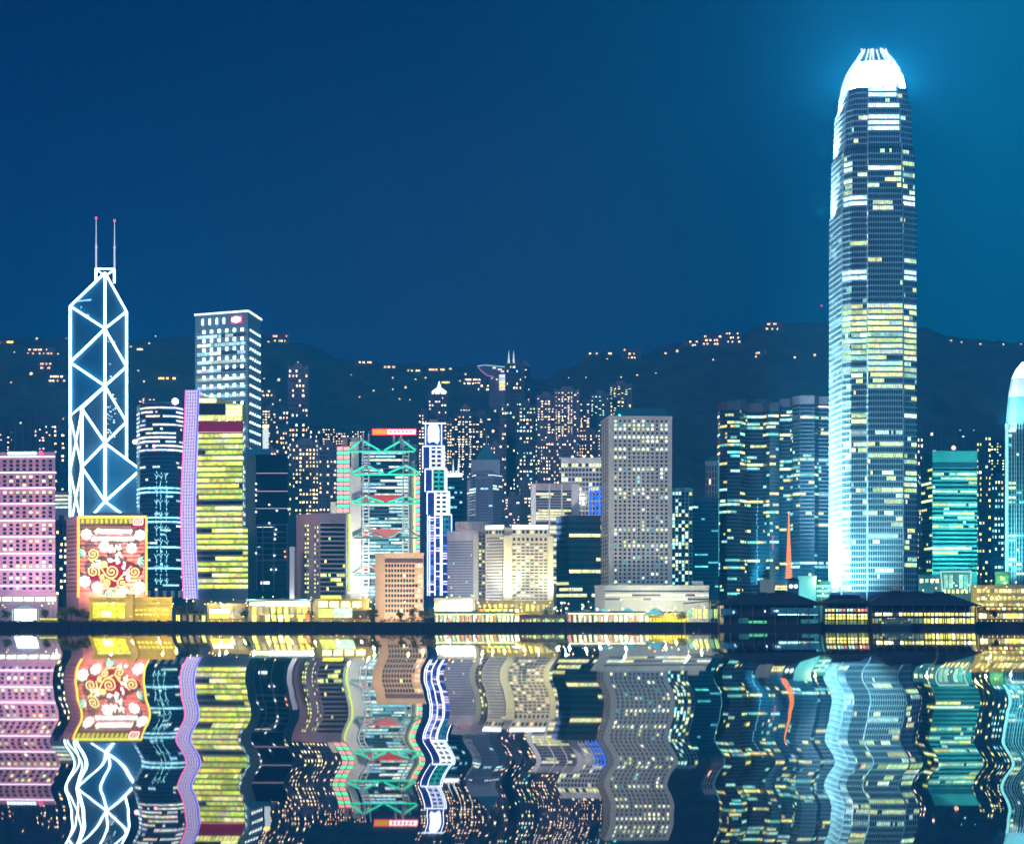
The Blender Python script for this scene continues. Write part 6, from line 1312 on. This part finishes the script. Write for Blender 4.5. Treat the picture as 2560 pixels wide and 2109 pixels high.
LP = [("amber lamp left of the dark tree clump by the yellow hall", 132, 1508, 1274), ("yellow lamp on the left wing of the yellow hall", 267, 1507, 1292), ("yellow lamp on the right wing of the yellow hall", 396, 1507, 1292), ("amber lamp left of the low yellow pavilion", 430, 1516, 1290), ("white star lamp on the quay left of the long pavilion", 580, 1541, 1258),
 ("amber lamp over the low yellow pavilion", 539, 1507, 1294), ("yellow lamp left of the long white lit pavilion", 556, 1511, 1296), ("amber lamp at the left end of the long white strip", 625, 1510, 1302), ("amber lamp at the right end of the long white strip", 772, 1506, 1302), ("bright amber lamp at the bank's left foot", 872, 1482, 1420), ("bright amber lamp at the bank's right foot", 915, 1494, 1400),
 ("yellow lamp right of the four glowing windows, upper one", 928, 1505, 1300), ("yellow lamp right of the four glowing windows, lower one", 927, 1523, 1296), ("yellow lamp before the beige block's grid", 1012, 1506, 1300), ("yellow lamp at the beige block's right foot", 1048, 1513, 1300), ("yellow lamp left of the dazzling white hall", 1086, 1520, 1296), ("second yellow lamp left of the dazzling white hall", 1096, 1514, 1300),
 ("white lamp between the white hall and the arcaded podium", 1196, 1508, 1312), ("yellow lamp before the arcaded podium's left end", 1222, 1512, 1310), ("yellow lamp before the arcaded podium's middle", 1252, 1514, 1310), ("amber lamp before the arcaded podium's middle right", 1302, 1518, 1306), ("yellow lamp before the arcaded podium's right end", 1336, 1518, 1306),
 ("large white star lamp right of the grey green tree", 1404, 1508, 1290), ("amber lamp below the large white star lamp, on its left", 1386, 1522, 1286), ("amber lamp below the large white star lamp, on its right", 1416, 1522, 1286), ("yellow lamp left of the white stepped podium", 1456, 1520, 1290), ("white star lamp above the left blue tent", 1493, 1524, 1272), ("white star lamp above the middle blue tent", 1557, 1523, 1272), ("white star lamp above the right blue tent", 1657, 1525, 1272),
 ("yellow lamp in front of the white stepped podium, left", 1552, 1500, 1390), ("yellow lamp in front of the white stepped podium, right", 1710, 1494, 1390), ("amber lamp beside the round tree by the gangway", 1733, 1534, 1262), ("yellow lamp under the round tree by the gangway", 1688, 1538, 1258),
 ("pinkish lamp by the teal link building", 2050, 1452, 1300), ("amber lamp on the skyscraper's right flank", 2300, 1285, 1470), ("orange lamp below the white framed glass hall", 2330, 1452, 1320), ("yellow lamp right of the glowing pier's roof", 2465, 1498, 1300), ("yellow lamp over the terraced block, left", 2452, 1436, 1330), ("yellow lamp over the terraced block, middle", 2478, 1452, 1318), ("white lamp over the terraced block, right", 2540, 1456, 1316)]
for k, (lab, px, py, Y) in enumerate(LP):
    big = "white" in lab; lamp(lab, px, py, Y, (1, .97, .9) if big else (1, .74, .20), .7 if "star" in lab or "bright" in lab else .5, (11000 if big else 8000) if py > 1400 else 0)


# a chain of small bollard lights along the quay edge
def bollards(x0, x1, n, c, Y=1254.6):
    for k in range(n):
        px = x0 + (x1 - x0) * (k + random.uniform(.2, .8)) / n; x = X(px, Y); t = thing("bollard_light", "small glowing bollard light on the quay edge", "bollard light", (x, Y, GZ), "bollard lights along the quay edge")
        m = MB(); m.tube((x, Y, GZ), (x, Y, GZ + 1.1), .12, 6); m.build("post", DARKM, t); m = MB(); m.ball((x, Y, GZ + 1.3), random.uniform(.22, .38), 6); m.build("lamp_head", neon(c, 2.6), t)
bollards(1090, 1720, 34, (1, .9, .4)); bollards(480, 930, 16, (1, .78, .25)); bollards(2450, 2560, 9, (1, .85, .3)); bollards(1300, 1420, 8, (.7, 1, .5), 1256)
for x0, x1, n, Y, pw, c in ((225, 430, 3, 1268, 8000, (1, .70, .08)), (520, 930, 7, 1270, 6500, (1, .70, .10)), (1090, 1400, 6, 1276, 6500, (1, .76, .14)), (1430, 1720, 5, 1274, 6500, (1, .82, .22)), (2440, 2560, 2, 1262, 6500, (1, .8, .2))):
    for k in range(n):
        px = x0 + (x1 - x0) * (k + .5) / n; x = X(px, Y); t = thing("globe_lamp", "amber globe lamp on a short post behind the quay", "lamp", (x, Y, GZ), "amber globe lamps behind the quay")
        m = MB(); m.tube((x, Y, GZ), (x, Y, GZ + 3.6), .1, 6); m.build("post", DARKM, t); m = MB(); m.ball((x, Y, GZ + 4), .42, 8); m.build("globe", neon(c, 3), t)
        lamp_light(t, (x, Y + .2, GZ + 4.6), None, pw, c, 'POINT', size=.3, name="bulb")

# dark pilasters, awnings and signs that break up the low fronts
def fit_out(x0, x1, yt, yb, Y, n, parent_label):
    t = thing("market_stalls", parent_label, "stalls", (X((x0 + x1) / 2, Y), Y, GZ))
    for k in range(n):
        a = x0 + (x1 - x0) * k / n; w_ = (x1 - x0) / n; m = MB(); m.prism([(X(a + w_ * .1, Y), Y), (X(a + w_ * .9, Y), Y), (X(a + w_ * .9, Y), Y + 2.5), (X(a + w_ * .1, Y), Y + 2.5)], Z(yt + 3, Y), Z(yt, Y), True, True); m.build("awning", random.choice([wall((.30, .06, .05)), wall((.05, .16, .10)), wall((.35, .30, .12)), wall((.06, .08, .20))]), t)
        for u in (.12, .88):
            m = MB(); m.tube((X(a + w_ * u, Y), Y + .2, GZ), (X(a + w_ * u, Y), Y + .2, Z(yt + 3, Y)), .1, 5); m.build("post", DARKM, t)
        m = MB(); m.slab((X(a + w_ * .18, Y), Y + 2.2), (1, 0), (0, -1), 0, X(a + w_ * .82, Y) - X(a + w_ * .18, Y), GZ + .9, Z(yt + 4, Y), 0, .1, pick([(1.6, 1.3, .2), (1.2, 1.3, .3), (1.8, 1.7, .9), (.25, .2, .08), (.9, .35, .1)], .5, 1.3)); m.build("lit_counter", PANE, t)
fit_out(436, 516, 1533, 1556, 1272, 5, "small stalls with awnings between the slab foot trees and the pavilions")
fit_out(626, 776, 1532, 1556, 1275, 9, "row of awning stalls in front of the long white lit pavilion")
fit_out(1196, 1300, 1518, 1556, 1292, 7, "awning stalls before the arcaded podium, behind the left pier shelter")
fit_out(1624, 1712, 1528, 1556, 1300, 6, "awning stalls behind the yellow hoarding and round tree")
fit_out(2450, 2560, 1514, 1556, 1290, 8, "awning stalls at the foot of the yellow terraces on the right")
def far_lamps(x0, x1, y0, y1, n, Y, c):
    for k in range(n):
        px = random.uniform(x0, x1); py = random.uniform(y0, y1); x = X(px, Y); t = thing("road_lamp", "small distant road lamp among the low buildings behind the quay", "street lamp", (x, Y, GZ), "distant road lamps behind the quay")
        m = MB(); m.tube((x, Y, GZ), (x, Y, Z(py, Y)), .1, 5); m.build("pole", DARKM, t); m = MB(); m.ball((x, Y - .2, Z(py, Y)), random.uniform(.35, .65), 6); m.build("lamp_head", neon(random.choice(c), 3.0), t)
AM = [(1, .72, .2), (1, .85, .45), (1, .62, .15)]
for a in ((430, 620, 1496, 1516, 12, 1296, AM), (640, 930, 1488, 1500, 9, 1332, AM), (870, 940, 1500, 1530, 5, 1298, AM), (1086, 1200, 1486, 1528, 12, 1300, AM), (1200, 1400, 1504, 1530, 12, 1304, AM), (1390, 1480, 1500, 1528, 8, 1300, AM), (1490, 1770, 1514, 1528, 9, 1296, AM), (2300, 2560, 1440, 1500, 22, 1300, AM + [(.6, 1, .6)]), (2040, 2075, 1445, 1490, 5, 1296, [(.5, 1, .95), (1, .85, .6)]), (0, 140, 1495, 1520, 8, 1300, [(.8, 1, .9), (1, .8, .4)])): far_lamps(*a)
for lab, px, Y, h, r in (("dim tree between the yellow hall and the stage tent trees", 218, 1272, 7, 2.6), ("tree in front of the low pavilion's right end", 612, 1290, 8, 2.8), ("tree left of the four glowing windows block", 778, 1286, 8.5, 2.8), ("tree at the beige block's left foot", 934, 1284, 9, 3), ("tree between the white hall and the beige block", 1072, 1290, 9, 3), ("tree before the white lit hall's right end", 1190, 1296, 8.5, 2.8), ("tree before the arcaded podium's centre", 1282, 1300, 8.5, 2.8), ("tree left of the left blue tent", 1468, 1294, 9, 3), ("tree behind the yellow hoarding", 1648, 1292, 8.5, 3), ("tree on the right terraces near the green glass box", 2530, 1306, 10, 3.4), ("tree before the white framed glass hall", 2390, 1300, 12, 3.4), ("tree left of the teal glass hall", 2290, 1304, 12, 3.2)):
    tree(lab, px, Y, h, r, wall((.10, .10, .035)) if random.random() < .6 else None, 420)

# ------------------------------------------------------------------ the night air over the harbour
def haze():
    m, t, o = newmat("haze"); v = t.nodes.new("ShaderNodeVolumePrincipled"); t.links.new(v.outputs[0], o.inputs["Volume"])
    v.inputs["Color"].default_value = (.035, .53, 1.0, 1); v.inputs["Density"].default_value = .00035; v.inputs["Anisotropy"].default_value = .3
    b = MB(); b.prism([(-4050, -320), (4050, -320), (4050, 4400), (-4050, 4400)], -2.2, 575, True, True); ob = b.build("haze", m); ob["kind"] = "stuff"; ob["label"] = "thin blue night haze over the harbour and hills"
haze()
